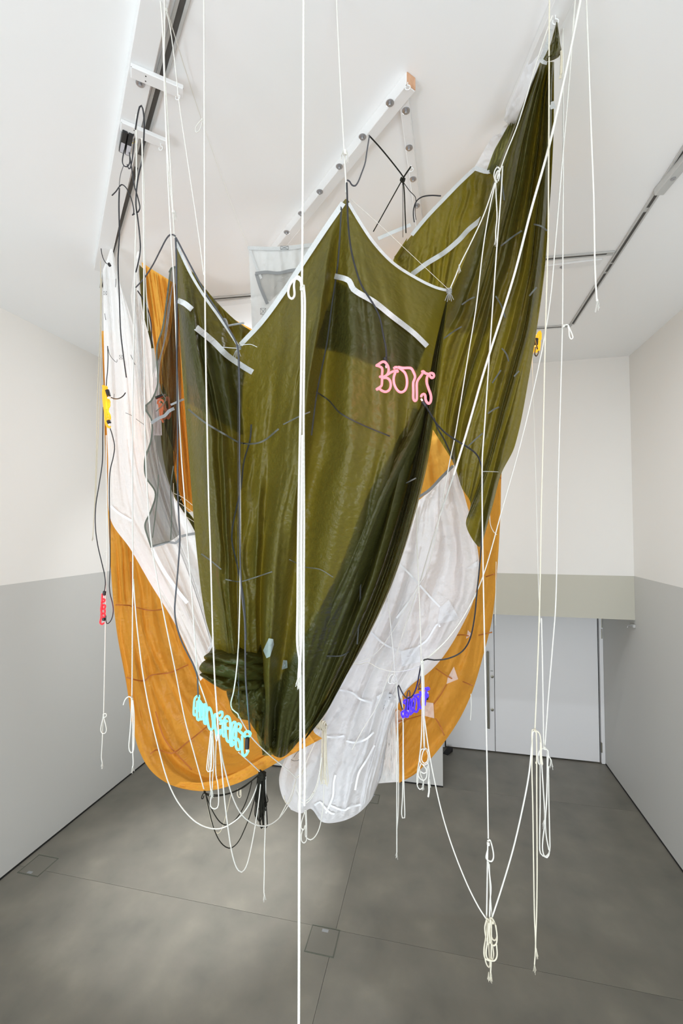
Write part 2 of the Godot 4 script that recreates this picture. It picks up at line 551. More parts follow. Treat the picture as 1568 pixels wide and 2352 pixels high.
func doors() -> void:
	var zf := -DOORZ
	var xa := on_plane(1024, 1718, 2, zf).x
	var xm := on_plane(1138, 1731, 2, zf).x
	var xb := on_plane(1377, 1752, 2, zf).x
	var fr := Mb.new()
	fr.box(Vector3((xb + 0.03 + XR - 0.002) / 2, BULK / 2, zf - 0.03), Vector3(XR - xb - 0.03, BULK - 0.01, 0.1), 0.004)
	fr.box(Vector3((xa + OPENX) / 2 - 0.01, BULK / 2, zf - 0.03), Vector3(xa - OPENX - 0.03, BULK - 0.01, 0.1), 0.004)
	struct(fr, "trim_1", M.door_paint, "white door frame posts at both sides of the double door", "door frame")
	var gap := slab(xa - 0.03, xb + 0.03, 0.0, BULK, zf - 0.068, zf - 0.06)  # dark sheet behind the leaves, standing for shade in the gaps
	struct(gap, "gap_shade_2", M.gap_dark, "dark sheet for the shade in the gaps between and below the two door leaves", "door frame")
	var d1 := struct(slab(xa, xm - 0.012, 0.022, BULK - 0.005, zf - 0.055, zf), "door_1", M.door_paint, "narrow pale door leaf with a long steel pull handle", "door")
	var hx := on_plane(1121, 1600, 2, zf + 0.06).x
	var h0 := on_plane(1121, 1673, 2, zf + 0.06).y
	var h1 := on_plane(1121, 1497, 2, zf + 0.06).y
	var hb := Mb.new()
	hb.tube(PackedVector3Array([Vector3(hx, h0, zf + 0.06), Vector3(hx, h1, zf + 0.06)]), 0.022, 14)
	for k: float in [0.12, 0.88]:
		hb.tube(PackedVector3Array([Vector3(hx, lerpf(h0, h1, k), zf), Vector3(hx, lerpf(h0, h1, k), zf + 0.06)]), 0.012, 10)
	part(hb, "pull_handle", M.brushed_steel, d1)
	for q: Vector2 in [Vector2(1130, 1554), Vector2(1130, 1630)]:
		var lk := Mb.new()
		lk.lathe(on_plane(q.x, q.y, 2, zf), Vector3(0, 0, 1), [Vector2(0.03, 0), Vector2(0.03, 0.008), Vector2(0.012, 0.012), Vector2(0.012, 0.02), Vector2(0.0, 0.021)], 18)
		part(lk, "lock_cylinder", M.brushed_steel, d1)
	var sg := Mb.new()
	var sp := on_plane(1129, 1541, 2, zf)
	sg.box(sp + Vector3(0, 0, 0.003), Vector3(0.05, 0.02, 0.004), 0.001)
	part(sg, "keyhole_plate", M.track_grey, d1)
	var d2 := struct(slab(xm, xb, 0.022, BULK - 0.005, zf - 0.055, zf), "door_2", M.door_paint, "wide pale door leaf hinged beside the grey wall", "door")
	for y: float in [1430.0, 1455.0, 1716.0]:
		var hp := on_plane(1379, y, 2, zf)
		var hg := Mb.new()
		hg.tube(PackedVector3Array([hp + Vector3(0.012, -0.09, 0.012), hp + Vector3(0.012, 0.09, 0.012)]), 0.014, 10)
		hg.box(hp + Vector3(0.04, 0, 0.004), Vector3(0.05, 0.17, 0.006), 0.001)
		part(hg, "hinge", M.brushed_steel, d2)
	# door wedge on the floor
	var w0 := on_plane(1032, 1725, 1, 0.0)
	var wd := Mb.new()
	var bs := Basis(Vector3.UP, -0.55)
	var pts := []
	for q: Vector3 in [Vector3(-0.05, 0, 0), Vector3(0.05, 0, 0), Vector3(0.05, 0, 0.2), Vector3(-0.05, 0, 0.2), Vector3(-0.05, 0.07, 0), Vector3(0.05, 0.07, 0), Vector3(0.05, 0.008, 0.2), Vector3(-0.05, 0.008, 0.2)]:
		pts.append(w0 + bs * q + Vector3(0.02, 0, -0.02))
	wd.quad(pts[4], pts[5], pts[6], pts[7])
	wd.quad(pts[5], pts[4], pts[0], pts[1])
	wd.quad(pts[7], pts[6], pts[2], pts[3])
	wd.quad(pts[4], pts[7], pts[3], pts[0])
	wd.quad(pts[6], pts[5], pts[1], pts[2])
	wd.quad(pts[0], pts[3], pts[2], pts[1])
	single(wd, "door_wedge", M.black_plastic, w0, "small black door wedge lying on the floor by the narrow door leaf", "door wedge")
	var cp := on_plane(1456, 1437, 0, XR)
	var cb := thing("wall_catch", cp, "small steel catch on the grey wall just under the bulkhead", "catch")
	var c1 := Mb.new()
	c1.box(cp + Vector3(-0.02, 0, 0), Vector3(0.04, 0.05, 0.12), 0.005)
	part(c1, "plate", M.track_grey, cb)
	var c2 := Mb.new()
	c2.tube(PackedVector3Array([cp + Vector3(-0.04, 0, 0.03), cp + Vector3(-0.10, 0.005, 0.03), cp + Vector3(-0.11, -0.03, 0.03)]), 0.008, 8)
	part(c2, "hook", M.zinc, cb)

func bolt(o: Node3D, p: Vector3, r: float, axis := Vector3.DOWN) -> void:
	var w := Mb.new()
	w.lathe(p, axis, [Vector2(r, 0.0), Vector2(r, 0.004), Vector2(r * 0.86, 0.006), Vector2(r * 0.42, 0.005), Vector2(0, 0.005)], 24)
	var wm := part(w, "washer", M.zinc, o)
	var b := Mb.new()
	b.lathe(p + axis * 0.005, axis, [Vector2(r * 0.4, 0.0), Vector2(r * 0.4, 0.012), Vector2(r * 0.33, 0.016), Vector2(0, 0.016)], 6)
	part(b, "bolt_head", M.zinc, wm)

func beam(label: String, a: Vector3, b: Vector3, w: float, h: float, washers: Array, hooks: Array, raw_end: bool) -> void:
	# a white timber against the ceiling from a to b (points on the ceiling plane)
	var o := thing("ceiling_beam", Vector3(a.x, TOP, a.z), label, "timber beam", "white timbers bolted to the ceiling")
	var dir := (b - a).normalized()
	var bs := Basis(dir.cross(Vector3.UP).normalized(), Vector3.UP, -dir)
	var ln := a.distance_to(b)
	var mid := (a + b) / 2
	mid.y = TOP - h / 2
	var m := Mb.new()
	m.box(mid, Vector3(w, h, ln), 0.004, bs)
	part(m, "timber", M.timber_paint, o)
	if raw_end:
		var e := Mb.new()
		e.box(Vector3(a.x, TOP - h / 2, a.z) - dir * 0.002, Vector3(w - 0.008, h - 0.008, 0.006), 0.0, bs)
		part(e, "sawn_end", M.raw_timber, o, "bare sawn end grain")
	for q in washers:
		var p := on_plane(q.x, q.y, 1, TOP - h)
		bolt(o, p, 0.026)
	for q in hooks:
		eye_hook(o, on_plane(q.x, q.y, 1, TOP - h))

func eye_hook(o: Node3D, p: Vector3) -> void:
	var t := PackedVector3Array([p, p + Vector3(0, -0.018, 0)])
	for k in 12:
		var an := PI * 0.5 - TAU * k / 13.0
		t.append(p + Vector3(cos(an) * 0.015, -0.033 + sin(an) * 0.015, 0))
	var m := Mb.new()
	m.tube(t, 0.003, 8)
	part(m, "eye_hook", M.timber_paint, o)

func track(label: String, a: Vector3, b: Vector3, w: float, slots: Array) -> void:
	# an aluminium lighting track let into the ceiling; slots are fractions of its length
	var o := thing("lighting_track", Vector3(a.x, TOP, a.z), label, "lighting track", "lighting tracks in the ceiling")
	var dir := (b - a).normalized()
	var bs := Basis(dir.cross(Vector3.UP).normalized(), Vector3.UP, -dir)
	var ln := a.distance_to(b)
	var m := Mb.new()
	for s: float in [-1.0, 1.0]:
		m.box(Vector3((a.x + b.x) / 2, TOP - 0.009, (a.z + b.z) / 2) + bs.x * s * w * 0.36, Vector3(w * 0.28, 0.014, ln), 0.002, bs)
	m.box(Vector3((a.x + b.x) / 2, TOP - 0.005, (a.z + b.z) / 2), Vector3(w * 0.9, 0.006, ln), 0.0, bs)
	part(m, "track_profile", M.track_grey, o)
	for s: Vector2 in slots:
		var k := Mb.new()
		var c := a.lerp(b, (s.x + s.y) / 2)
		c.y = TOP - 0.009
		k.box(c, Vector3(w * 0.4, 0.006, ln * (s.y - s.x)), 0.0, bs)
		part(k, "slot", M.slot_dark, o)

func ceiling_fittings() -> void:
	var c := func(px: float, py: float) -> Vector3: return on_plane(px, py, 1, TOP)
	# tracks
	track("long ceiling track running beside the plain white wall, with a boxy fitting", c.call(1600, 298), c.call(1313, 744), 0.06, [Vector2(0.0, 0.25), Vector2(0.27, 0.52), Vector2(0.53, 0.575), Vector2(0.59, 0.99)])
	track("short cross track in the ceiling behind the tall olive parachute", c.call(1409, 579), c.call(1215, 596), 0.06, [Vector2(0.08, 0.99)])
	track("cross track in the ceiling seen behind the white corner sheet", c.call(440, 689), c.call(980, 643), 0.06, [Vector2(0.01, 0.99)])
	track("far cross track nearest the back wall, ending behind the yellow neon sign", c.call(1312, 747), c.call(740, 786), 0.06, [Vector2(0.02, 0.98)])
	track("diagonal ceiling track with a dark slot beside the bracketed white timber", c.call(430, -40), c.call(235, 660), 0.064, [Vector2(0.0, 0.36), Vector2(0.40, 0.99)])
	# boxy fitting on the long track
	var fa: Vector3 = c.call(1590, 336)
	var fb: Vector3 = c.call(1512, 432)
	var fo := thing("track_fitting", Vector3(fb.x, TOP, fb.z), "pale grey boxy power fitting clipped along the long ceiling track", "track fitting")
	var fm := Mb.new()
	var fd := (fb - fa).normalized()
	fm.box((fa + fb) / 2 + Vector3(0, -0.035, 0), Vector3(0.075, 0.06, fa.distance_to(fb)), 0.006, Basis(fd.cross(Vector3.UP).normalized(), Vector3.UP, -fd))
	part(fm, "casing", M.track_grey, fo)
	var fs := Mb.new()
	fs.lathe((fa.lerp(fb, 0.55)) + Vector3(0, -0.065, 0), Vector3.DOWN, [Vector2(0.018, 0.0), Vector2(0.018, 0.006), Vector2(0.01, 0.007), Vector2(0.0, 0.004)], 16)
	part(fs, "screw", M.zinc, fo)
	var where := ["first unseen lamp backlighting the cloth, under the cross track behind the front olive peak", "second unseen lamp backlighting the cloth, under the cross track behind the front olive peak", "unseen lamp backlighting the cloth, under the far cross track behind the olive valley", "first unseen lamp backlighting the cloth, under the far cross track behind the front olive peak", "second unseen lamp backlighting the cloth, under the far cross track behind the front olive peak"]
	for k in UNSEEN_BACK_LAMPS.size():  # unseen lamps, hidden by the cloth they light from behind
		var p := on_plane(UNSEEN_BACK_LAMPS[k][0], UNSEEN_BACK_LAMPS[k][1], 1, TOP - 0.085)
		var o := thing("unseen_batten_lamp", Vector3(p.x, TOP, p.z), where[k], "lamp", "unseen lamps lighting the cloth from behind")
		var h := Mb.new()
		var tb := Basis(Vector3.RIGHT, -0.7 if UNSEEN_BACK_LAMPS[k][1] > 700.0 else 0.0)
		h.box(p + tb * Vector3(0, 0.043, 0), Vector3(0.54, 0.07, 0.11), 0.008, tb)
		part(h, "housing", M.track_grey, o)
		var g := Mb.new()
		g.box(p + tb * Vector3(0, 0.003, 0), Vector3(0.5, 0.006, 0.09), 0.0, tb)
		part(g, "unseen_lamp_diffuser", M.unseen_lamp_glow, o)
	for q in UNSEEN_SPOTS:  # unseen spots lighting the long wall and the floor
		var p := on_plane(q[0], q[1], 1, TOP - 0.16)
		var dir: Vector3 = (q[2] - p).normalized()
		var o := thing("unseen_track_spot", Vector3(p.x, TOP, p.z), "unseen track spotlight placed to light the glow on the long grey wall" if q[3] < 30.0 else "unseen track spotlight placed to light a patch of the concrete floor", "spotlight", "unseen spotlights on the far cross track")
		var h := Mb.new()
		h.lathe(p, -dir, [Vector2(0.0, 0.004), Vector2(0.045, 0.004), Vector2(0.05, -0.01), Vector2(0.05, 0.09), Vector2(0.035, 0.13), Vector2(0.0, 0.14)], 20)
		part(h, "housing", M.timber_paint, o)
		var st := Mb.new()
		st.tube(PackedVector3Array([p - dir * 0.06, Vector3(p.x, TOP - 0.005, p.z)]), 0.012, 8)
		part(st, "stem", M.timber_paint, o)
		var g := Mb.new()
		g.lathe(p + dir * 0.004, dir, [Vector2(0.043, -0.002), Vector2(0.043, 0.002), Vector2(0.0, 0.003)], 18)
		part(g, "unseen_lamp_face", M.unseen_lamp_glow, o)
	# recessed white battens beside the cross tracks
	var bat := Mb.new()
	var b0: Vector3 = c.call(1380, 598)
	var b1: Vector3 = c.call(1225, 616)
	bat.box((b0 + b1) / 2 + Vector3(0, -0.01, 0.0), Vector3(b0.distance_to(b1), 0.02, 0.09), 0.004)
	var bo := single(bat, "ceiling_batten", M.timber_paint, Vector3(b0.x, TOP, b0.z), "thin white batten beside the short cross track, with a ring bolt", "batten", "white battens by the cross tracks")
	bolt(bo, on_plane(1289, 613, 1, TOP - 0.02), 0.018)
	var bat2 := Mb.new()
	var b2: Vector3 = c.call(480, 697)
	var b3: Vector3 = c.call(580, 688)
	bat2.box((b2 + b3) / 2 + Vector3(0, -0.012, 0), Vector3(b2.distance_to(b3), 0.024, 0.1), 0.004)
	single(bat2, "ceiling_batten", M.timber_paint, Vector3(b2.x, TOP, b2.z), "thin white batten under the cross track beyond the olive valley", "batten", "white battens by the cross tracks")
	# timbers
	beam("white diagonal ceiling timber with a bare sawn end and a row of washers", c.call(943, 172), c.call(615, 586), 0.075, 0.085,
		[Vector2(895, 236), Vector2(832, 314), Vector2(779, 382), Vector2(734, 440), Vector2(691, 490), Vector2(658, 533)], [Vector2(936, 189)], true)
	beam("white ceiling timber meeting the bare ended one, washers facing down", c.call(927, 204), c.call(968, 545), 0.06, 0.075,
		[Vector2(932, 254), Vector2(939, 339), Vector2(948, 411), Vector2(957, 472)], [Vector2(944, 380)], true)
	beam("white ceiling timber that the tip of the tall olive parachute hangs from", c.call(1310, -60), c.call(1178, 250), 0.1, 0.06, [], [Vector2(1275, 36)], false)
	var lb0: Vector3 = c.call(362, -60)
	var lb1: Vector3 = c.call(232, 610)
	beam("white diagonal ceiling timber carrying two bracket boards and a black transformer", lb0, lb1, 0.13, 0.07, [Vector2(322, 191)], [], false)
	# bracket boards under that timber
	for d in [[Vector2(326, 172), Vector2(420, 212), "white bracket board screwed under the timber, nearest the ceiling rope knots"], [Vector2(300, 296), Vector2(380, 330), "white bracket board just above the black transformer"]]:
		var p0 := on_plane(d[0].x, d[0].y, 1, TOP - 0.085)
		var p1 := on_plane(d[1].x, d[1].y, 1, TOP - 0.085)
		var dir := (p1 - p0).normalized()
		var bs := Basis(dir, Vector3.UP, dir.cross(Vector3.UP))
		var o := thing("bracket_board", p0, d[2], "bracket", "bracket boards under the timber")
		var m := Mb.new()
		m.box((p0 + p1) / 2 - dir * 0.03, Vector3(p0.distance_to(p1) + 0.06, 0.028, 0.075), 0.004, bs)
		part(m, "board", M.timber_paint, o)
		for k: float in [-0.016, 0.016]:
			var s := Mb.new()
			s.lathe(p0 + dir * 0.02 + bs.z * k + Vector3(0, -0.014, 0), Vector3.DOWN, [Vector2(0.004, 0), Vector2(0.004, 0.001), Vector2(0, 0.001)], 10)
			part(s, "screw_head", M.slot_dark, o)
		eye_hook(o, p1 + Vector3(0, -0.014, 0) - dir * 0.03)
	# transformer
	var tb := at(290, 322, depth_of(on_plane(290, 322, 1, TOP - 0.08)))
	var td := (lb1 - lb0).normalized()
	var tbs := Basis(td.cross(Vector3.UP).normalized(), Vector3.UP, -td)
	var to := thing("transformer", tb, "black twin transformer with paper labels strapped under the bracketed timber", "transformer")
	for s: float in [-1.0, 1.0]:
		var m := Mb.new()
		m.box(tb + tbs.x * s * 0.019 + Vector3(0, -0.01, 0), Vector3(0.034, 0.04, 0.2), 0.005, tbs)
		part(m, "casing", M.black_plastic, to)
		var pl := Mb.new()
		pl.box(tb + tbs.x * s * 0.019 + Vector3(0, -0.0305, 0) - tbs.z * 0.045, Vector3(0.024, 0.001, 0.09), 0.0, tbs)
		part(pl, "paper_label", M.label_paper, to)
	var yw := Mb.new()
	var yp := at(305, 324, depth_of(tb) - 0.02)
	var yt := PackedVector3Array()
	for k in 14:
		yt.append(yp + Vector3(cos(TAU * k / 13.0) * 0.016, sin(TAU * k / 13.0) * 0.006, sin(TAU * k / 13.0) * 0.01))
	yw.tube(yt, 0.0016, 6)
	part(yw, "yellow_tie", M.yellow_wire, to)

func floor_boxes() -> void:
	for d in [
			[[45, 1978], [90, 1952], [131, 1986], [86, 2041], "steel floor socket lid near the long grey wall, its small flap facing the viewer"],
			[[719, 2128], [779, 2139], [763, 2197], [701, 2182], "square steel floor socket lid on the crossing of two floor joints"],
			[[852, 1823], [862, 1823], [855, 1846], [846, 1846], "small floor socket lid just beyond the white parachute hem"]]:
		var p := []
		for k in 4:
			p.append(on_plane(d[k][0], d[k][1], 1, 0.0))
		var c: Vector3 = (p[0] + p[1] + p[2] + p[3]) / 4
		var w := 0.30
		if d[0][0] == 852:
			w = 0.22
		var o := thing("floor_socket", c, d[4], "floor socket", "socket lids let into the floor")
		var rim := Mb.new()
		for s: float in [-1.0, 1.0]:
			rim.box(c + Vector3(s * (w / 2 + 0.004), 0.001, 0), Vector3(0.008, 0.006, w + 0.016), 0.001)
			rim.box(c + Vector3(0, 0.001, s * (w / 2 + 0.004)), Vector3(w, 0.006, 0.008), 0.001)
		part(rim, "rim", M.net_binding, o)
		var lid := Mb.new()
		lid.box(c + Vector3(0, 0.0, 0), Vector3(w - 0.008, 0.008, w - 0.008), 0.002)
		part(lid, "lid", M.box_lid, o)
		var flap := Mb.new()
		flap.box(c + Vector3(0.0, 0.004, w * (0.4 if d[0][0] == 45 else -0.38)), Vector3(0.07, 0.003, 0.035), 0.001)
		part(flap, "cable_flap", M.grey_binding, o)

# ---------------------------------------------------------------- cloth
var pleat_noise := FastNoiseLite.new()
var crumple := FastNoiseLite.new()

# Catmull-Rom through (px, py, depth) points, n + 1 points evenly spaced along the picture length
func resample(c: Array, n: int) -> PackedVector3Array:
	var p := PackedVector3Array()
	for k in range(0, c.size(), 3):
		p.append(Vector3(c[k], c[k + 1], c[k + 2]))
	return resample_v(p, n)

func resample_v(p: PackedVector3Array, n: int) -> PackedVector3Array:
	var fine := PackedVector3Array()
	var run := PackedFloat32Array()
	var m := p.size()
	var total := 0.0
	for j in m - 1:
		var steps := 12
		for s in steps + (1 if j == m - 2 else 0):
			var q := cr(p[maxi(j - 1, 0)], p[j], p[j + 1], p[mini(j + 2, m - 1)], float(s) / steps)
			if fine.size():
				var o := fine[fine.size() - 1]
				total += Vector2(q.x - o.x, q.y - o.y).length() + 1e-4
			fine.append(q)
			run.append(total)
	var out := PackedVector3Array()
	var k := 0
	for j in n + 1:
		var w := total * j / n
		while k < fine.size() - 2 and run[k + 1] < w:
			k += 1
		var f := clampf((w - run[k]) / maxf(run[k + 1] - run[k], 1e-6), 0.0, 1.0)
		out.append(fine[k].lerp(fine[k + 1], f))
	return out

# centripetal-like: tangents limited by the shorter neighbour so that uneven spacing does not overshoot
func cr(a: Vector3, b: Vector3, c: Vector3, d: Vector3, t: float) -> Vector3:
	var l0 := maxf(a.distance_to(b), 1e-4)
	var l1 := maxf(b.distance_to(c), 1e-4)
	var l2 := maxf(c.distance_to(d), 1e-4)
	var m1 := (c - a) * (l1 / (l0 + l1)) if a != b else (c - b)
	var m2 := (d - b) * (l1 / (l1 + l2)) if c != d else (c - b)
	var t2 := t * t
	var t3 := t2 * t
	return b * (2 * t3 - 3 * t2 + 1) + m1 * (t3 - 2 * t2 + t) + c * (-2 * t3 + 3 * t2) + m2 * (t3 - t2)

# o: nu, nv, folds [[count across, change along, metres, seed, ridged], ...], edge (fade of folds at the borders 0..1), crumple metres
func cloth(cols: Array, o: Dictionary) -> Dictionary:
	var nu: int = o.get("nu", 120)
	var nv: int = o.get("nv", 160)
	var rows := []
	for c in cols:
		rows.append(resample(c, nv))
	# columns spread by their mean spacing
	var pos := PackedFloat32Array([0.0])
	for k in range(1, rows.size()):
		var s := 0.0
		for j in range(0, nv + 1, 8):
			var a: Vector3 = rows[k - 1][j]
			var b: Vector3 = rows[k][j]
			s += Vector2(a.x - b.x, a.y - b.y).length()
		pos.append(pos[k - 1] + maxf(s, 1.0))
	var tot := pos[pos.size() - 1]
	var grid := PackedVector3Array()
	grid.resize((nu + 1) * (nv + 1))
	var folds: Array = o.get("folds", [])
	var cm: float = o.get("crumple", 0.004)
	var cf: float = o.get("crumple_scale", 7.0)
	var top: float = o.get("top", 0.04)
	var bottom: float = o.get("bottom", 0.04)
	var sides: float = o.get("sides", 0.02)
	var warp: float = o.get("warp", 0.0)
	var k := 0
	for a in nu + 1:
		var u := float(a) / nu
		while k < rows.size() - 2 and pos[k + 1] / tot < u:
			k += 1
		var f := clampf((u * tot - pos[k]) / (pos[k + 1] - pos[k]), 0.0, 1.0)
		var r0: PackedVector3Array = rows[maxi(k - 1, 0)]
		var r1: PackedVector3Array = rows[k]
		var r2: PackedVector3Array = rows[k + 1]
		var r3: PackedVector3Array = rows[mini(k + 2, rows.size() - 1)]
		for b in nv + 1:
			var v := float(b) / nv
			var q := cr(r0[b], r1[b], r2[b], r3[b], f)
			var env := 1.0
			if top > 0.0:
				env *= smoothstep(0.0, top, v)
			if bottom > 0.0:
				env *= smoothstep(0.0, bottom, 1.0 - v)
			var es := smoothstep(0.0, sides, minf(u, 1.0 - u)) if sides > 0.0 else 1.0
			var d := 0.0
			var wu := u
			if warp > 0.0:
				wu += warp * pleat_noise.get_noise_2d(v * 3.0 + 71.0, u * 2.0)
			for fd in folds:
				var nz := pleat_noise.get_noise_3d(wu * fd[0], v * fd[1], fd[3] * 17.3)
				if fd[4] == 1:
					nz = 1.0 - 2.6 * absf(nz)
				elif fd[4] == 2:
					nz = 2.6 * absf(nz) - 1.0
				else:
					nz *= 1.6
				d += nz * fd[2] * (pow(v, fd[5]) if fd.size() > 5 else 1.0)
			q.z -= d * env * es
			if o.has("follow"):
				q.z = sheet_depth(o.follow, q.x, q.y) + float(o.offset)
			var w := at(q.x, q.y, q.z)
			if cm > 0.0:
				var cn := crumple.get_noise_3d(w.x * cf, w.y * cf, w.z * cf)
				q.z -= (1.0 - 3.0 * absf(cn)) * cm * es
				w = at(q.x, q.y, q.z)
			grid[a * (nv + 1) + b] = w
	var sh := {"grid": grid, "nu": nu, "nv": nv}
	index_sheet(sh)
	sheets.append(sh)
	return sh

func index_sheet(sh: Dictionary) -> void:
	var cells := {}
	var px := PackedVector3Array()
	var g: PackedVector3Array = sh.grid
	var inv := cam_basis.inverse()
	for k in g.size():
		var c := inv * (g[k] - EYE)
		var q := Vector3(784.0 + F * c.x / -c.z, 1176.0 - F * c.y / -c.z, -c.z)
		px.append(q)
		var key := int(floor(q.x / 8.0)) * 4096 + int(floor(q.y / 8.0))
		if not cells.has(key):
			cells[key] = PackedInt32Array()
		cells[key].append(k)
	sh.cells = cells
	sh.px = px

func sheet_depth(sh: Dictionary, x: float, y: float) -> float:
	var best := 1e9
	var bd := -1.0
	var cx := int(floor(x / 8.0))
	var cy := int(floor(y / 8.0))
	for r in [1, 3, 8]:
		for i in range(-r, r + 1):
			for j in range(-r, r + 1):
				var key: int = (cx + i) * 4096 + cy + j
				if sh.cells.has(key):
					for k in sh.cells[key]:
						var q: Vector3 = sh.px[k]
						var e := Vector2(q.x - x, q.y - y).length()
						e = maxf(e, 2.5) + q.z * 6.0      # the nearer layer wins among close ones
						if e < best:
							best = e
							bd = q.z
		if bd > 0.0:
			return bd
	return 3.0

func sheet_mesh(sh: Dictionary) -> Mb:
	var nu: int = sh.nu
	var nv: int = sh.nv
	var g: PackedVector3Array = sh.grid
	var m := Mb.new()
	m.v = g
	m.n.resize(g.size())
	m.t.resize(g.size())
	var w := nv + 1
	for a in nu + 1:
		for b in w:
			var k := a * w + b
			var dv := g[a * w + mini(b + 1, nv)] - g[a * w + maxi(b - 1, 0)]
			var du := g[mini(a + 1, nu) * w + b] - g[maxi(a - 1, 0) * w + b]
			var nn := dv.cross(du)
			m.n[k] = nn.normalized() if nn.length_squared() > 1e-14 else Vector3.BACK
			m.t[k] = Vector2(g[k].x * 0.94 + g[k].z * 0.34, g[k].y)
	var idx := PackedInt32Array()
	idx.resize(nu * nv * 6)
	var p := 0
	for a in nu:
		for b in nv:
			var k := a * w + b
			idx[p] = k
			idx[p + 1] = k + w
			idx[p + 2] = k + 1
			idx[p + 3] = k + 1
			idx[p + 4] = k + w
			idx[p + 5] = k + w + 1
			p += 6
	m.i = idx
	return m

func panel(called: String, mt: Material, parent: Node3D, cols: Array, o: Dictionary, label := "") -> Dictionary:
	var sh := cloth(cols, o)
	sh.node = part(sheet_mesh(sh), called, mt, parent, label)
	return sh

# a flat band laid on a cloth along a path of pixels; w is its width in metres
func band(called: String, mt: Material, parent: Node3D, sh: Dictionary, path: Array, w: float, lift := 0.006, label := "", step := 7.0) -> void:
	var p := PackedVector3Array()
	for k in range(0, path.size(), 2):
		p.append(Vector3(path[k], path[k + 1], 0))
	var ln := 0.0
	for k in p.size() - 1:
		ln += p[k].distance_to(p[k + 1])
	var n := maxi(2, int(ln / step))
	var q := resample_v(p, n)
	var da := PackedFloat32Array()
	var pa := []
	for k in n + 1:
		var d := sheet_depth(sh, q[k].x, q[k].y)
		var tg := (q[mini(k + 1, n)] - q[maxi(k - 1, 0)]).normalized()
		var hw := 0.5 * w * F / d
		var s := Vector2(-tg.y, tg.x) * hw
		pa.append([Vector2(q[k].x, q[k].y) - s, Vector2(q[k].x, q[k].y) + s])
	var d0 := PackedFloat32Array()
	var d1 := PackedFloat32Array()
	for k in n + 1:
		d0.append(sheet_depth(sh, pa[k][0].x, pa[k][0].y))
		d1.append(sheet_depth(sh, pa[k][1].x, pa[k][1].y))
	var m := Mb.new()
	for k in n + 1:
		var e0 := minf(d0[k], minf(d0[maxi(k - 1, 0)], d0[mini(k + 1, n)]))
		var e1 := minf(d1[k], minf(d1[maxi(k - 1, 0)], d1[mini(k + 1, n)]))
		var e := minf((e0 + e1) / 2, minf(d0[k], d1[k]) + 0.02)
		if w < 0.02:
			e0 = e
			e1 = e
		var a := at(pa[k][0].x, pa[k][0].y, minf(e0, e + 0.03) - lift)
		var b := at(pa[k][1].x, pa[k][1].y, minf(e1, e + 0.03) - lift)
		m.v.append(a)
		m.v.append(b)
		m.t.append(Vector2(0, k * 0.05))
		m.t.append(Vector2(w, k * 0.05))
	for k in n + 1:
		var t := m.v[mini(k + 1, n) * 2] - m.v[maxi(k - 1, 0) * 2]
		var nn := t.cross(m.v[k * 2 + 1] - m.v[k * 2]).normalized()
		if nn.dot(EYE - m.v[k * 2]) < 0:
			nn = -nn
		m.n.append(nn)
		m.n.append(nn)
	for k in n:
		m.i.append_array([k * 2, k * 2 + 1, k * 2 + 2, k * 2 + 2, k * 2 + 1, k * 2 + 3])
	face_normals(m)
	part(m, called, mt, parent, label)

# turn every triangle to the side its normals point to
func face_normals(m: Mb) -> void:
	for k in range(0, m.i.size(), 3):
		var a := m.v[m.i[k]]
		var nn := (m.v[m.i[k + 2]] - a).cross(m.v[m.i[k + 1]] - a)
		if nn.dot(m.n[m.i[k]]) < 0:
			var x := m.i[k + 1]
			m.i[k + 1] = m.i[k + 2]
			m.i[k + 2] = x

# a small cut patch of cloth laid on a cloth: outline in pixels
func patch(called: String, mt: Material, parent: Node3D, sh: Dictionary, outline: Array, lift := 0.008, label := "") -> void:
	var poly := PackedVector2Array()
	for k in range(0, outline.size(), 2):
		var a := Vector2(outline[k], outline[k + 1])
		var b := Vector2(outline[(k + 2) % outline.size()], outline[(k + 3) % outline.size()])
		var n := maxi(1, int(a.distance_to(b) / 6.0))
		for j in n:
			poly.append(a.lerp(b, float(j) / n))
	var inner := PackedVector2Array()
	var c := Vector2.ZERO
	for p in poly:
		c += p / poly.size()
	var m := Mb.new()
	var rings := 4
	for r in rings + 1:
		for p in poly:
			var q := c.lerp(p, 1.0 - float(r) / rings)
			m.v.append(at(q.x, q.y, sheet_depth(sh, q.x, q.y) - lift))
			m.t.append(q / 400.0)
	var n := poly.size()
	var back := (EYE - m.v[0]).normalized()
	for k in m.v.size():
		m.n.append(back)
	for r in rings:
		for k in n:
			var a := r * n + k
			var b := r * n + (k + 1) % n
			m.i.append_array([a, b, a + n, b, b + n, a + n])
	# true normals
	for k in m.n.size():
		m.n[k] = Vector3.ZERO
	for k in range(0, m.i.size(), 3):
		var nn := (m.v[m.i[k + 1]] - m.v[m.i[k]]).cross(m.v[m.i[k + 2]] - m.v[m.i[k]])
		if nn.dot(back) < 0:
			nn = -nn
		for j in 3:
			m.n[m.i[k + j]] += nn
	for k in m.n.size():
		m.n[k] = m.n[k].normalized() if m.n[k].length_squared() > 1e-16 else back
		if k >= rings * n:
			m.n[k] = back
	face_normals(m)
	part(m, called, mt, parent, label)

func parachutes() -> void:
	pleat_noise.seed = 4
	pleat_noise.noise_type = FastNoiseLite.TYPE_SIMPLEX
	pleat_noise.frequency = 1.0
	pleat_noise.fractal_type = FastNoiseLite.FRACTAL_FBM
	pleat_noise.fractal_octaves = 2
	crumple.seed = 8
	crumple.noise_type = FastNoiseLite.TYPE_SIMPLEX
	crumple.frequency = 1.0
	crumple.fractal_type = FastNoiseLite.FRACTAL_FBM
	crumple.fractal_octaves = 3
	olive_front()
	olive_tall()
	orange()
	white_left()
	white_right()
	gauze()

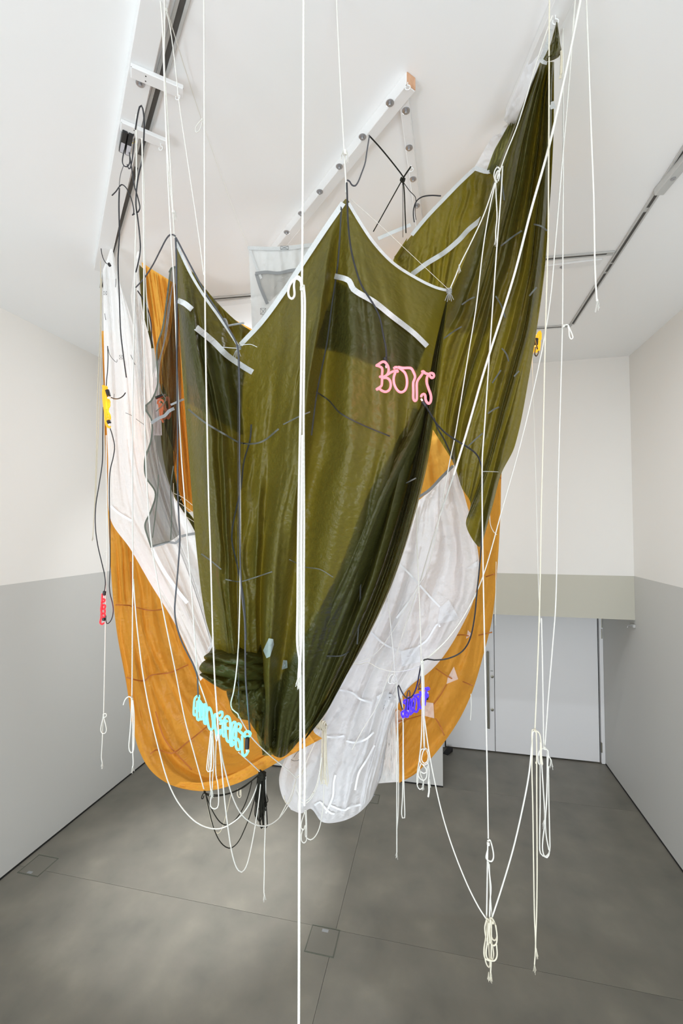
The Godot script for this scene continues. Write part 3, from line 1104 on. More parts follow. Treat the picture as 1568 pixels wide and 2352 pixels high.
func olive_front() -> void:
	var o := thing("olive_parachute", at(600, 1740, 3.1), "olive green parachute hung from two peaks, gathered into a dark bundle at its foot", "parachute", "")
	var s := panel("canopy_panel", M.olive_nylon, o, [
		[402, 545, 2.42, 408, 680, 2.5, 418, 850, 2.58, 430, 1000, 2.62, 450, 1250, 2.7, 472, 1420, 2.78, 498, 1500, 2.85],
		[418, 582, 2.40, 438, 760, 2.42, 458, 940, 2.46, 478, 1150, 2.54, 500, 1350, 2.66, 520, 1540, 2.82],
		[440, 632, 2.42, 462, 790, 2.44, 492, 960, 2.46, 508, 1160, 2.54, 520, 1360, 2.66, 545, 1580, 2.84],
		[500, 724, 2.52, 515, 850, 2.54, 535, 990, 2.58, 538, 1160, 2.60, 540, 1360, 2.72, 560, 1620, 2.9],
		[548, 796, 2.62, 556, 900, 2.72, 566, 1010, 2.78, 560, 1150, 2.74, 552, 1330, 2.76, 575, 1660, 2.96],
		[620, 712, 2.48, 608, 890, 2.55, 600, 1050, 2.58, 590, 1200, 2.58, 586, 1400, 2.66, 598, 1695, 2.98],
		[655, 662, 2.42, 640, 850, 2.50, 624, 1020, 2.62, 608, 1200, 2.72, 598, 1400, 2.90, 606, 1704, 3.08],
		[700, 592, 2.34, 688, 780, 2.38, 660, 980, 2.44, 634, 1180, 2.50, 612, 1400, 2.66, 612, 1712, 2.98],
		[760, 503, 2.27, 735, 700, 2.26, 704, 900, 2.30, 680, 1100, 2.40, 652, 1350, 2.66, 624, 1728, 3.03],
		[792, 458, 2.24, 756, 700, 2.42, 736, 900, 2.50, 706, 1100, 2.60, 672, 1350, 2.84, 630, 1736, 3.1],
		[798, 458, 2.24, 800, 700, 2.30, 800, 900, 2.32, 790, 1100, 2.38, 740, 1350, 2.64, 645, 1740, 3.05],
		[830, 512, 2.27, 850, 700, 2.32, 856, 900, 2.36, 850, 1080, 2.42, 784, 1350, 2.68, 662, 1730, 3.06],
		[890, 592, 2.38, 908, 720, 2.42, 914, 880, 2.46, 900, 1050, 2.52, 824, 1330, 2.74, 684, 1705, 3.08],
		[925, 616, 2.45, 932, 750, 2.52, 934, 890, 2.58, 916, 1040, 2.68, 838, 1330, 2.92, 698, 1690, 3.16],
		[960, 640, 2.5, 955, 780, 2.54, 950, 900, 2.58, 932, 1030, 2.64, 852, 1330, 2.86, 712, 1670, 3.12],
		[1030, 668, 2.6, 1002, 790, 2.70, 978, 920, 2.76, 948, 1080, 2.84, 872, 1340, 3.0, 738, 1640, 3.2]],
		{"nu": 330, "nv": 330, "folds": [[6.0, 0.6, 0.06, 1, 0], [13.0, 0.9, 0.02, 2, 0], [6.0, 7.0, 0.010, 4, 0], [7.0, 0.5, 0.08, 65, 0, 2.0]], "top": 0.18, "bottom": 0.0, "sides": 0.03, "warp": 0.02, "crumple": 0.0035, "crumple_scale": 9.0})
	# second layers of cloth behind the first, where less light comes through
	panel("doubled_layer", M.olive_nylon, o, [
		[412, 700, 2.62, 424, 800, 2.68, 432, 925, 2.74],
		[450, 748, 2.56, 458, 840, 2.58, 470, 945, 2.62],
		[515, 812, 2.66, 518, 890, 2.70, 520, 978, 2.74],
		[566, 848, 2.86, 560, 900, 2.92, 556, 1000, 2.96]], {"nu": 30, "nv": 30, "folds": [], "sides": 0.0, "crumple": 0.0, "follow": s, "offset": 0.022})
	panel("doubled_layer", M.olive_nylon, o, [
		[770, 644, 2.5, 746, 720, 2.56, 724, 798, 2.6],
		[815, 670, 2.46, 800, 740, 2.46, 792, 812, 2.48],
		[880, 712, 2.54, 876, 780, 2.56, 872, 842, 2.58],
		[978, 792, 2.8, 966, 820, 2.82, 956, 850, 2.84]], {"nu": 40, "nv": 30, "folds": [], "sides": 0.0, "crumple": 0.0, "follow": s, "offset": 0.022})
	panel("doubled_layer", M.olive_nylon, o, [
		[948, 930, 2.94, 925, 985, 2.94, 845, 1130, 2.94, 775, 1310, 2.92, 690, 1470, 3.02, 625, 1590, 3.12, 600, 1690, 3.2],
		[972, 950, 2.98, 920, 1130, 2.98, 840, 1300, 3.02, 760, 1450, 3.12, 690, 1580, 3.18, 612, 1715, 3.24],
		[988, 950, 3.02, 950, 1130, 3.04, 880, 1310, 3.1, 800, 1500, 3.18, 730, 1620, 3.24, 640, 1722, 3.28]], {"nu": 40, "nv": 120, "folds": [], "sides": 0.0, "crumple": 0.0, "follow": s, "offset": 0.03})
	# the rolled fold along its far edge
	var roll := panel("rolled_fold", M.olive_nylon, o, [
		[1029, 670, 2.58, 998, 800, 2.68, 975, 930, 2.72, 942, 1090, 2.80, 862, 1350, 2.92, 728, 1650, 3.1],
		[1030, 672, 2.56, 1004, 800, 2.62, 984, 930, 2.66, 952, 1100, 2.74, 880, 1345, 2.86, 758, 1620, 3.1, 690, 1712, 3.12],
		[1031, 672, 2.6, 1010, 800, 2.64, 994, 930, 2.68, 966, 1095, 2.76, 900, 1330, 2.88, 812, 1520, 3.05, 720, 1670, 3.14],
		[1032, 672, 2.72, 1016, 800, 2.80, 1001, 930, 2.86, 976, 1090, 2.94, 912, 1310, 3.04, 842, 1468, 3.14, 742, 1640, 3.22]],
		{"nu": 60, "nv": 240, "folds": [[5.0, 0.9, 0.035, 5, 1], [14.0, 1.6, 0.012, 6, 0]], "top": 0.1, "bottom": 0.0, "sides": 0.05, "crumple": 0.004})
	panel("rolled_fold", M.olive_nylon, o, [
		[984, 890, 2.78, 930, 980, 2.68, 850, 1128, 2.62, 778, 1310, 2.76, 700, 1460, 2.92, 630, 1590, 3.06],
		[988, 892, 2.70, 942, 984, 2.58, 864, 1134, 2.53, 792, 1316, 2.66, 714, 1470, 2.84, 640, 1610, 3.02],
		[993, 896, 2.74, 958, 994, 2.62, 884, 1144, 2.58, 812, 1326, 2.72, 736, 1480, 2.88, 655, 1630, 3.06],
		[998, 900, 2.86, 974, 1006, 2.80, 906, 1152, 2.80, 836, 1334, 2.94, 760, 1490, 3.06, 670, 1650, 3.16]],
		{"nu": 40, "nv": 160, "folds": [[3.0, 0.8, 0.02, 69, 0], [6.0, 2.0, 0.008, 70, 0]], "top": 0.1, "bottom": 0.1, "sides": 0.0, "crumple": 0.004})
	# gathered foot: soft lumps one behind another
	panel("gathered_foot", M.olive_nylon, o, [
		[490, 1480, 2.96, 480, 1498, 2.76, 468, 1508, 2.74, 470, 1515, 2.80],
		[530, 1478, 2.96, 520, 1508, 2.68, 512, 1522, 2.68, 508, 1526, 2.80],
		[570, 1476, 2.98, 565, 1510, 2.72, 558, 1528, 2.70, 552, 1532, 2.80],
		[622, 1476, 3.02, 620, 1512, 3.0, 616, 1532, 3.0, 610, 1536, 3.0]],
		{"nu": 60, "nv": 40, "folds": [[2.0, 1.2, 0.03, 7, 0], [4.0, 3.0, 0.010, 8, 0]], "top": 0.1, "bottom": 0.1, "sides": 0.0})
	panel("gathered_foot", M.olive_nylon, o, [
		[478, 1512, 2.80, 464, 1522, 2.72, 457, 1536, 2.72, 463, 1545, 2.80],
		[520, 1512, 2.74, 512, 1530, 2.64, 508, 1548, 2.66, 506, 1556, 2.80],
		[565, 1514, 2.76, 560, 1536, 2.66, 556, 1556, 2.68, 552, 1566, 2.80],
		[622, 1514, 3.02, 620, 1540, 3.0, 616, 1562, 3.0, 610, 1572, 3.02]],
		{"nu": 60, "nv": 50, "folds": [[2.0, 1.2, 0.03, 9, 0], [4.0, 3.0, 0.010, 10, 0]], "top": 0.1, "bottom": 0.1, "sides": 0.0})
	panel("gathered_foot", M.olive_nylon, o, [
		[470, 1540, 2.86, 462, 1546, 2.78, 458, 1550, 2.78, 462, 1554, 2.84],
		[500, 1545, 2.80, 492, 1562, 2.70, 494, 1574, 2.72, 500, 1578, 2.84],
		[545, 1550, 2.80, 536, 1574, 2.70, 520, 1585, 2.74, 514, 1586, 2.86],
		[590, 1556, 2.84, 578, 1580, 2.76, 556, 1584, 2.80, 530, 1588, 2.9],
		[632, 1550, 3.04, 616, 1580, 3.02, 586, 1590, 3.0, 548, 1594, 3.0]],
		{"nu": 70, "nv": 50, "folds": [[2.5, 1.2, 0.03, 11, 0], [5.0, 3.0, 0.010, 12, 0]], "top": 0.1, "bottom": 0.1, "sides": 0.0})
	panel("gathered_foot", M.olive_nylon, o, [
		[530, 1568, 3.0, 520, 1586, 2.94, 526, 1612, 2.94, 532, 1634, 3.0, 545, 1650, 3.05],
		[565, 1566, 2.92, 556, 1592, 2.84, 556, 1618, 2.86, 558, 1640, 2.92, 565, 1654, 3.0],
		[605, 1562, 2.9, 600, 1592, 2.82, 598, 1618, 2.84, 594, 1642, 2.90, 592, 1656, 3.0],
		[655, 1545, 3.06, 645, 1590, 3.06, 634, 1622, 3.06, 620, 1646, 3.08, 606, 1660, 3.1]],
		{"nu": 70, "nv": 60, "folds": [[2.5, 1.5, 0.05, 13, 0], [5.0, 3.0, 0.018, 14, 2]], "top": 0.1, "bottom": 0.1, "sides": 0.0})
	panel("gathered_foot", M.dark_olive_nylon, o, [
		[590, 1600, 3.06, 592, 1640, 3.06, 590, 1690, 3.10, 604, 1728, 3.14],
		[640, 1560, 3.02, 630, 1640, 3.02, 612, 1700, 3.08, 602, 1734, 3.14],
		[700, 1500, 3.02, 680, 1620, 3.06, 650, 1690, 3.1, 620, 1735, 3.14],
		[780, 1450, 3.08, 750, 1580, 3.1, 700, 1670, 3.13, 650, 1722, 3.16]],
		{"nu": 70, "nv": 90, "folds": [[5.0, 1.0, 0.05, 15, 0], [13.0, 2.0, 0.02, 16, 1]], "top": 0.1, "bottom": 0.1, "sides": 0.0})
	panel("hanging_corner", M.olive_nylon, o, [
		[612, 1640, 3.1, 604, 1680, 3.10, 600, 1716, 3.11, 604, 1735, 3.12],
		[650, 1630, 3.06, 640, 1680, 3.06, 625, 1712, 3.08, 620, 1718, 3.10],
		[700, 1620, 3.06, 690, 1668, 3.06, 664, 1704, 3.08, 636, 1722, 3.10],
		[755, 1600, 3.12, 738, 1640, 3.12, 710, 1680, 3.13, 684, 1704, 3.14]],
		{"nu": 60, "nv": 50, "folds": [[3.0, 1.0, 0.03, 17, 0], [8.0, 2.0, 0.012, 18, 1]], "top": 0.1, "bottom": 0.0, "sides": 0.0})
	# the far side of the same canopy, seen through the valley between the peaks
	panel("far_panel", M.olive_nylon, o, [
		[440, 622, 3.0, 450, 700, 3.02, 470, 800, 3.05],
		[490, 685, 3.05, 500, 740, 3.06, 510, 830, 3.1],
		[540, 735, 3.1, 545, 780, 3.1, 550, 850, 3.1],
		[585, 765, 3.1, 585, 800, 3.1, 590, 850, 3.1]],
		{"nu": 60, "nv": 50, "folds": [[5.0, 1.0, 0.03, 19, 0]]})
	# tapes and seams
	band("hem_tape", M.white_webbing, o, s, [404, 556, 416, 584, 440, 633, 470, 682, 500, 724, 530, 768, 547, 795], 0.015)
	band("hem_tape", M.white_webbing, o, s, [552, 792, 600, 740, 650, 672, 700, 596, 745, 528, 788, 466], 0.028)
	band("hem_tape", M.white_webbing, o, s, [800, 466, 830, 516, 862, 562, 905, 606, 960, 641, 1000, 660, 1030, 668], 0.016)
	band("reinforcing_tape", M.white_webbing, o, s, [408, 690, 424, 697, 441, 711], 0.03)
	band("reinforcing_tape", M.white_webbing, o, s, [450, 752, 490, 785, 520, 815, 560, 843, 580, 855], 0.034)
	band("reinforcing_tape", M.white_webbing, o, s, [768, 634, 800, 644, 812, 665, 860, 694, 900, 726, 950, 765, 981, 795], 0.03)
	band("seam_line", M.grey_seam, o, s, [432, 940, 470, 970, 520, 1000, 555, 1018, 600, 1015, 640, 985], 0.0098)
	band("seam_line", M.grey_seam, o, s, [650, 975, 690, 955, 712, 946], 0.0070)
	band("seam_line", M.seam_thread, o, s, [726, 900, 755, 920, 780, 948, 830, 975, 895, 1002], 0.0077)
	band("seam_line", M.seam_thread, o, s, [784, 470, 776, 600, 762, 700, 750, 790, 728, 900, 715, 1000], 0.0084)
	band("seam_line", M.seam_thread, o, s, [577, 975, 574, 1010, 560, 1060, 553, 1120, 532, 1230, 545, 1300, 560, 1380, 565, 1470], 0.0098)
	band("seam_line", M.grey_seam, o, s, [462, 1272, 484, 1288, 508, 1308], 0.0077)
	band("seam_line", M.grey_seam, o, s, [518, 1331, 550, 1336, 580, 1328, 625, 1313], 0.0070)
	band("seam_line", M.grey_seam, o, s, [664, 1285, 700, 1302, 735, 1308, 765, 1326], 0.0056)
	band("seam_line", M.grey_seam, o, roll, [890, 1132, 920, 1116, 955, 1098], 0.0084)
	band("seam_line", M.seam_thread, o, roll, [828, 1330, 826, 1400, 820, 1480], 0.0098)
	band("seam_line", M.seam_thread, o, s, [750, 1507, 790, 1504, 832, 1465], 0.0084)
	# mending patches
	patch("mending_patch", M.blue_patch_cloth, o, s, [617, 1466, 627, 1468, 629, 1480, 620, 1508, 612, 1512, 604, 1494], 0.03, "grey blue mending patch")
	patch("mending_patch", M.blue_patch_cloth, o, s, [549, 1512, 567, 1501, 568, 1508, 563, 1522, 558, 1537, 555, 1535, 557, 1517], 0.06, "grey blue mending patch")
	patch("mending_patch", M.blue_patch_cloth, o, s, [650, 1516, 659, 1517, 660, 1534, 647, 1538], 0.03, "grey blue mending patch")
	# knot and tie at the valley
	tie(o, at(548, 797, 2.56), 0.03)
	tie(o, at(1031, 668, 2.54), 0.03)

func tie(o: Node3D, p: Vector3, r: float) -> void:
	var m := Mb.new()
	var t := PackedVector3Array()
	for k in 34:
		var a := TAU * k / 11.0
		t.append(p + Vector3(cos(a) * r * 0.42, r * (k / 33.0 - 0.5), sin(a) * r * 0.42))
	m.tube(t, r * 0.13, 6)
	for k in 5:
		var dx := (k - 2) * 0.012
		m.tube(PackedVector3Array([p + Vector3(0, -r * 0.4, 0.01), p + Vector3(dx * 0.5, -r * 1.2, 0.02), p + Vector3(dx, -r * 2.2 - 0.008 * (k % 2), 0.02)]), r * 0.07, 5)
	part(m, "tie_knot", M.white_webbing, o)

func olive_tall() -> void:
	var o := thing("olive_parachute", at(1100, 1255, 3.1), "tall olive parachute falling in narrow pleats from a ceiling tip, ragged hem below", "parachute")
	var s := panel("canopy_panel", M.olive_nylon, o, [
		[1240, 142, 2.34, 1180, 290, 2.5, 1138, 400, 2.72, 1066, 600, 2.94, 988, 780, 3.1, 968, 900, 3.16, 980, 966, 3.2],
		[1246, 142, 2.30, 1196, 300, 2.45, 1164, 430, 2.62, 1108, 640, 2.82, 1042, 830, 2.98, 1012, 950, 3.06, 1006, 1006, 3.12],
		[1252, 142, 2.28, 1215, 300, 2.42, 1186, 450, 2.58, 1136, 650, 2.76, 1072, 860, 2.92, 1040, 990, 3.0, 1042, 1066, 3.08],
		[1258, 142, 2.26, 1232, 310, 2.42, 1210, 470, 2.56, 1166, 680, 2.72, 1106, 880, 2.88, 1068, 1040, 2.98, 1060, 1120, 3.06],
		[1264, 142, 2.26, 1248, 320, 2.40, 1232, 500, 2.52, 1198, 720, 2.68, 1146, 900, 2.84, 1104, 1080, 2.96, 1080, 1156, 3.06],
		[1266, 142, 2.26, 1254, 325, 2.40, 1240, 510, 2.51, 1212, 730, 2.67, 1163, 910, 2.83, 1120, 1080, 2.96, 1070, 1206, 3.07],
		[1269, 142, 2.26, 1262, 330, 2.40, 1249, 520, 2.50, 1226, 740, 2.66, 1180, 920, 2.82, 1140, 1080, 2.96, 1099, 1256, 3.08],
		[1272, 142, 2.3, 1270, 330, 2.46, 1257, 540, 2.56, 1246, 660, 2.64, 1212, 880, 2.84, 1182, 1024, 2.96, 1150, 1090, 3.04, 1134, 1150, 3.1, 1110, 1238, 3.12]],
		{"nu": 200, "nv": 300, "folds": [[5.0, 0.45, 0.06, 21, 0], [10.0, 0.7, 0.022, 22, 0], [5.0, 7.0, 0.008, 23, 0]], "top": 0.05, "bottom": 0.0, "sides": 0.03, "warp": 0.02, "crumple": 0.003})
	panel("folded_tip", M.olive_nylon, o, [
		[1277, 51, 2.2, 1264, 100, 2.2, 1252, 126, 2.21, 1247, 136, 2.22],
		[1278, 50, 2.17, 1273, 100, 2.16, 1266, 128, 2.17, 1256, 141, 2.2],
		[1279, 50, 2.17, 1281, 100, 2.16, 1278, 124, 2.17, 1270, 138, 2.2],
		[1280, 52, 2.2, 1286, 100, 2.2, 1289, 118, 2.21, 1283, 131, 2.22]],
		{"nu": 30, "nv": 40, "folds": [[3.0, 2.0, 0.012, 26, 0], [8.0, 5.0, 0.005, 27, 1]], "top": 0.2, "bottom": 0.1, "sides": 0.0})
	var back := panel("back_panel", M.olive_nylon, o, [
		[905, 590, 3.0, 912, 605, 3.02, 925, 640, 3.1],
		[960, 522, 3.04, 950, 600, 3.06, 940, 680, 3.1],
		[1020, 456, 3.06, 1004, 560, 3.08, 980, 720, 3.12],
		[1090, 388, 3.08, 1060, 520, 3.1, 1010, 740, 3.16],
		[1122, 394, 3.04, 1098, 520, 3.08, 1040, 740, 3.16],
		[1155, 384, 3.0, 1148, 500, 3.06, 1080, 740, 3.16]],
		{"nu": 110, "nv": 110, "folds": [[5.0, 0.7, 0.04, 28, 0], [10.0, 1.0, 0.012, 29, 0]], "top": 0.1, "bottom": 0.0, "sides": 0.0, "warp": 0.02})
	panel("back_panel", M.dark_olive_nylon, o, [
		[1150, 318, 2.92, 1135, 345, 2.95, 1118, 390, 3.02],
		[1185, 255, 2.8, 1170, 330, 2.9, 1150, 420, 3.0],
		[1220, 190, 2.7, 1200, 320, 2.85, 1180, 440, 3.0]],
		{"nu": 40, "nv": 50, "folds": [[5.0, 1.0, 0.02, 30, 1]], "top": 0.0, "bottom": 0.0, "sides": 0.0})
	panel("back_panel", M.olive_nylon, o, [
		[907, 588, 3.14, 903, 600, 3.15, 912, 625, 3.2],
		[935, 546, 3.16, 930, 570, 3.17, 920, 630, 3.2]],
		{"nu": 12, "nv": 20, "folds": [], "sides": 0.0})
	band("hem_tape", M.white_webbing, o, back, [868, 548, 900, 534, 943, 516], 0.024, -0.02)
	band("hem_tape", M.white_webbing, o, back, [945, 540, 980, 498, 1020, 456, 1055, 420, 1091, 386], 0.026)
	band("hem_tape", M.white_webbing, o, back, [1090, 386, 1120, 394, 1140, 385, 1155, 380], 0.034, 0.01)
	band("reinforcing_tape", M.white_webbing, o, back, [946, 630, 980, 605, 1020, 580, 1055, 550, 1075, 528, 1110, 498, 1124, 476], 0.034)
	for q in [[1060, 700, 1090, 682], [1016, 780, 1060, 750], [1150, 565, 1198, 530], [1140, 380, 1158, 460], [1225, 515, 1256, 530], [1138, 680, 1160, 730], [1152, 800, 1168, 830], [1180, 865, 1192, 852], [1120, 950, 1146, 935], [1070, 1030, 1108, 995], [1215, 680, 1232, 660], [1130, 880, 1150, 850]]:
		band("seam_line", M.grey_seam, o, s, [q[0], q[1], (q[0] + q[2]) / 2.0 + 2, (q[1] + q[3]) / 2.0 - 3, q[2], q[3]], 0.0098)
	band("seam_line", M.seam_thread, o, s, [990, 935, 1003, 980, 1020, 1010, 1040, 1055], 0.0112)
	band("corner_tape", M.white_webbing, o, s, [1265, 234, 1268, 242, 1270, 250], 0.03)
	band("corner_tape", M.white_webbing, o, s, [1240, 137, 1247, 142, 1256, 144], 0.024)
	band("hanging_tape", M.white_webbing, o, s, [1272, 40, 1262, 80, 1250, 120, 1241, 138], 0.02, 0.01)
	# a short tassel at the folded tip
	var m := Mb.new()
	m.tube(PackedVector3Array([at(1288, 118, 2.17), at(1289, 135, 2.17), at(1288, 170, 2.17)]), 0.006, 6)
	for k in 5:
		m.tube(PackedVector3Array([at(1288, 168, 2.17), at(1286 + k - 2, 180, 2.16)]), 0.003, 5)
	part(m, "tassel", M.tan_cord, o)
	tie(o, at(1154, 382, 2.96), 0.03)

func orange() -> void:
	var o := thing("orange_parachute", at(470, 1817, 3.4), "orange parachute sagging like a bowl behind the olive and white ones", "parachute")
	var s := panel("canopy_panel", M.orange_nylon, o, [
		[233, 760, 4.7, 238, 900, 4.65, 241, 1020, 4.6, 248, 1180, 4.5, 256, 1330, 4.35, 268, 1450, 4.2, 290, 1570, 4.0, 305, 1670, 3.85, 322, 1730, 3.7, 352, 1776, 3.55, 400, 1806, 3.4, 470, 1817, 3.3, 540, 1801, 3.22, 600, 1772, 3.2, 660, 1738, 3.2, 740, 1696, 3.3],
		[240, 760, 4.75, 250, 950, 4.75, 268, 1100, 4.75, 284, 1250, 4.65, 300, 1380, 4.5, 325, 1520, 4.3, 350, 1620, 4.1, 380, 1690, 3.9, 420, 1745, 3.7, 470, 1775, 3.52, 530, 1772, 3.4, 590, 1748, 3.3, 650, 1718, 3.28, 720, 1680, 3.34],
		[250, 760, 4.85, 285, 1000, 4.9, 320, 1180, 4.85, 350, 1330, 4.7, 390, 1460, 4.5, 430, 1570, 4.3, 470, 1640, 4.05, 510, 1690, 3.85, 560, 1705, 3.65, 610, 1700, 3.5, 660, 1680, 3.42, 720, 1650, 3.4],
		[262, 760, 4.95, 330, 1000, 5.0, 390, 1180, 4.95, 440, 1330, 4.8, 490, 1460, 4.6, 530, 1550, 4.4, 570, 1610, 4.2, 610, 1640, 4.0, 660, 1640, 3.8, 720, 1620, 3.6]],
		{"nu": 130, "nv": 300, "folds": [[4.0, 2.0, 0.06, 31, 0], [7.0, 5.0, 0.022, 32, 0], [10.0, 14.0, 0.008, 33, 0]], "top": 0.05, "bottom": 0.03, "sides": 0.04, "warp": 0.05, "crumple": 0.006, "crumple_scale": 5.0})
	var hem := panel("hem_band", M.orange_nylon, o, [
		[400, 1806, 3.38, 470, 1817, 3.28, 540, 1801, 3.20, 600, 1772, 3.18, 660, 1738, 3.18, 722, 1704, 3.2],
		[415, 1795, 3.36, 470, 1797, 3.26, 535, 1778, 3.19, 600, 1742, 3.17, 650, 1708, 3.17, 700, 1672, 3.2]],
		{"nu": 14, "nv": 140, "folds": [[2.0, 9.0, 0.008, 34, 0]], "sides": 0.0})
	var r := panel("far_panel", M.orange_nylon, o, [
		[1120, 560, 3.9, 1164, 760, 4.1, 1172, 900, 4.2, 1152, 1080, 4.2, 1149, 1180, 4.2, 1142, 1300, 4.2, 1130, 1420, 4.2, 1108, 1510, 4.18, 1083, 1592, 4.16, 1050, 1660, 4.14, 1000, 1730, 4.1, 955, 1776, 4.08, 917, 1798, 4.06],
		[1112, 560, 3.92, 1128, 760, 4.26, 1135, 900, 4.4, 1128, 1080, 4.42, 1125, 1180, 4.44, 1118, 1300, 4.46, 1098, 1420, 4.46, 1068, 1520, 4.46, 1036, 1600, 4.44, 1000, 1662, 4.40, 958, 1712, 4.34, 925, 1748, 4.26, 900, 1775, 4.2],
		[1104, 560, 3.94, 1062, 760, 4.36, 1050, 900, 4.6, 1060, 1080, 4.66, 1066, 1200, 4.7, 1058, 1320, 4.74, 1030, 1430, 4.76, 990, 1520, 4.76, 960, 1590, 4.72, 935, 1640, 4.66, 912, 1690, 4.56, 895, 1728, 4.42, 880, 1760, 4.3],
		[1096, 560, 3.96, 975, 760, 4.4, 930, 900, 4.7, 930, 1080, 4.76, 930, 1200, 4.8, 930, 1320, 4.86, 920, 1430, 4.9, 900, 1520, 4.9, 885, 1590, 4.84, 872, 1640, 4.76, 862, 1690, 4.64, 856, 1728, 4.5, 850, 1755, 4.4]],
		{"nu": 120, "nv": 260, "folds": [[3.5, 2.0, 0.06, 35, 0], [6.0, 5.0, 0.022, 36, 0], [9.0, 13.0, 0.008, 37, 0]], "top": 0.02, "bottom": 0.03, "sides": 0.05, "warp": 0.05, "crumple": 0.006, "crumple_scale": 5.0})
	panel("upper_panel", M.orange_nylon, o, [
		[325, 602, 4.3, 350, 770, 4.3, 368, 900, 4.3, 392, 1050, 4.3, 408, 1160, 4.3],
		[345, 616, 4.26, 368, 790, 4.26, 384, 930, 4.26, 402, 1060, 4.26, 415, 1172, 4.3],
		[366, 629, 4.24, 388, 800, 4.22, 402, 950, 4.24, 416, 1080, 4.26, 425, 1176, 4.3],
		[412, 658, 4.3, 424, 820, 4.28, 436, 960, 4.3, 446, 1090, 4.3, 450, 1174, 4.34]],
		{"nu": 70, "nv": 160, "folds": [[9.0, 0.6, 0.035, 38, 0], [20.0, 1.2, 0.012, 39, 1]], "top": 0.02, "bottom": 0.1, "sides": 0.0})
	panel("upper_panel", M.orange_nylon, o, [
		[500, 712, 4.0, 505, 740, 4.0, 515, 800, 4.0],
		[540, 735, 4.0, 545, 760, 4.0, 550, 810, 4.0],
		[600, 768, 4.0, 600, 790, 4.0, 600, 820, 4.0]], {"nu": 20, "nv": 20, "folds": [[4.0, 1.0, 0.02, 40, 0]]})
	for q in [[265, 1389, 300, 1391, 305, 1394], [312, 1395, 345, 1402, 372, 1400], [290, 1556, 330, 1564, 345, 1552, 365, 1548, 390, 1545, 432, 1527], [345, 1732, 360, 1722, 395, 1730, 430, 1705, 480, 1665], [300, 1290, 303, 1360, 306, 1392], [357, 1634, 380, 1700, 440, 1768]]:
		band("seam_line", M.brown_seam, o, s, q, 0.013, 0.012)
	for q in [[1041, 1460, 1062, 1458, 1080, 1462], [1098, 1459, 1130, 1452], [1115, 1325, 1136, 1318], [1062, 1565, 1085, 1575], [1000, 1535, 1025, 1552, 1040, 1560], [1025, 1572, 1012, 1595, 995, 1618], [912, 1658, 950, 1648, 975, 1640], [1000, 1650, 1012, 1670, 1020, 1690], [1138, 1080, 1150, 1100]]:
		band("seam_line", M.brown_seam, o, r, q, 0.013, 0.012)
	patch("mending_patch", M.pink_patch_cloth, o, r, [1042, 1531, 1052, 1560, 1025, 1571, 1028, 1556], 0.014, "pale pink mending patch")
	patch("mending_patch", M.pink_patch_cloth, o, r, [1074, 1447, 1084, 1458, 1070, 1467], 0.014, "pale pink mending patch")
	patch("mending_patch", M.pink_patch_cloth, o, r, [976, 1612, 995, 1615, 997, 1650, 970, 1643], 0.014, "pale pink mending patch")
	patch("mending_patch", M.pink_patch_cloth, o, r, [902, 1636, 916, 1630, 931, 1652, 916, 1662, 914, 1674, 898, 1664], 0.02, "pale pink mending patch")

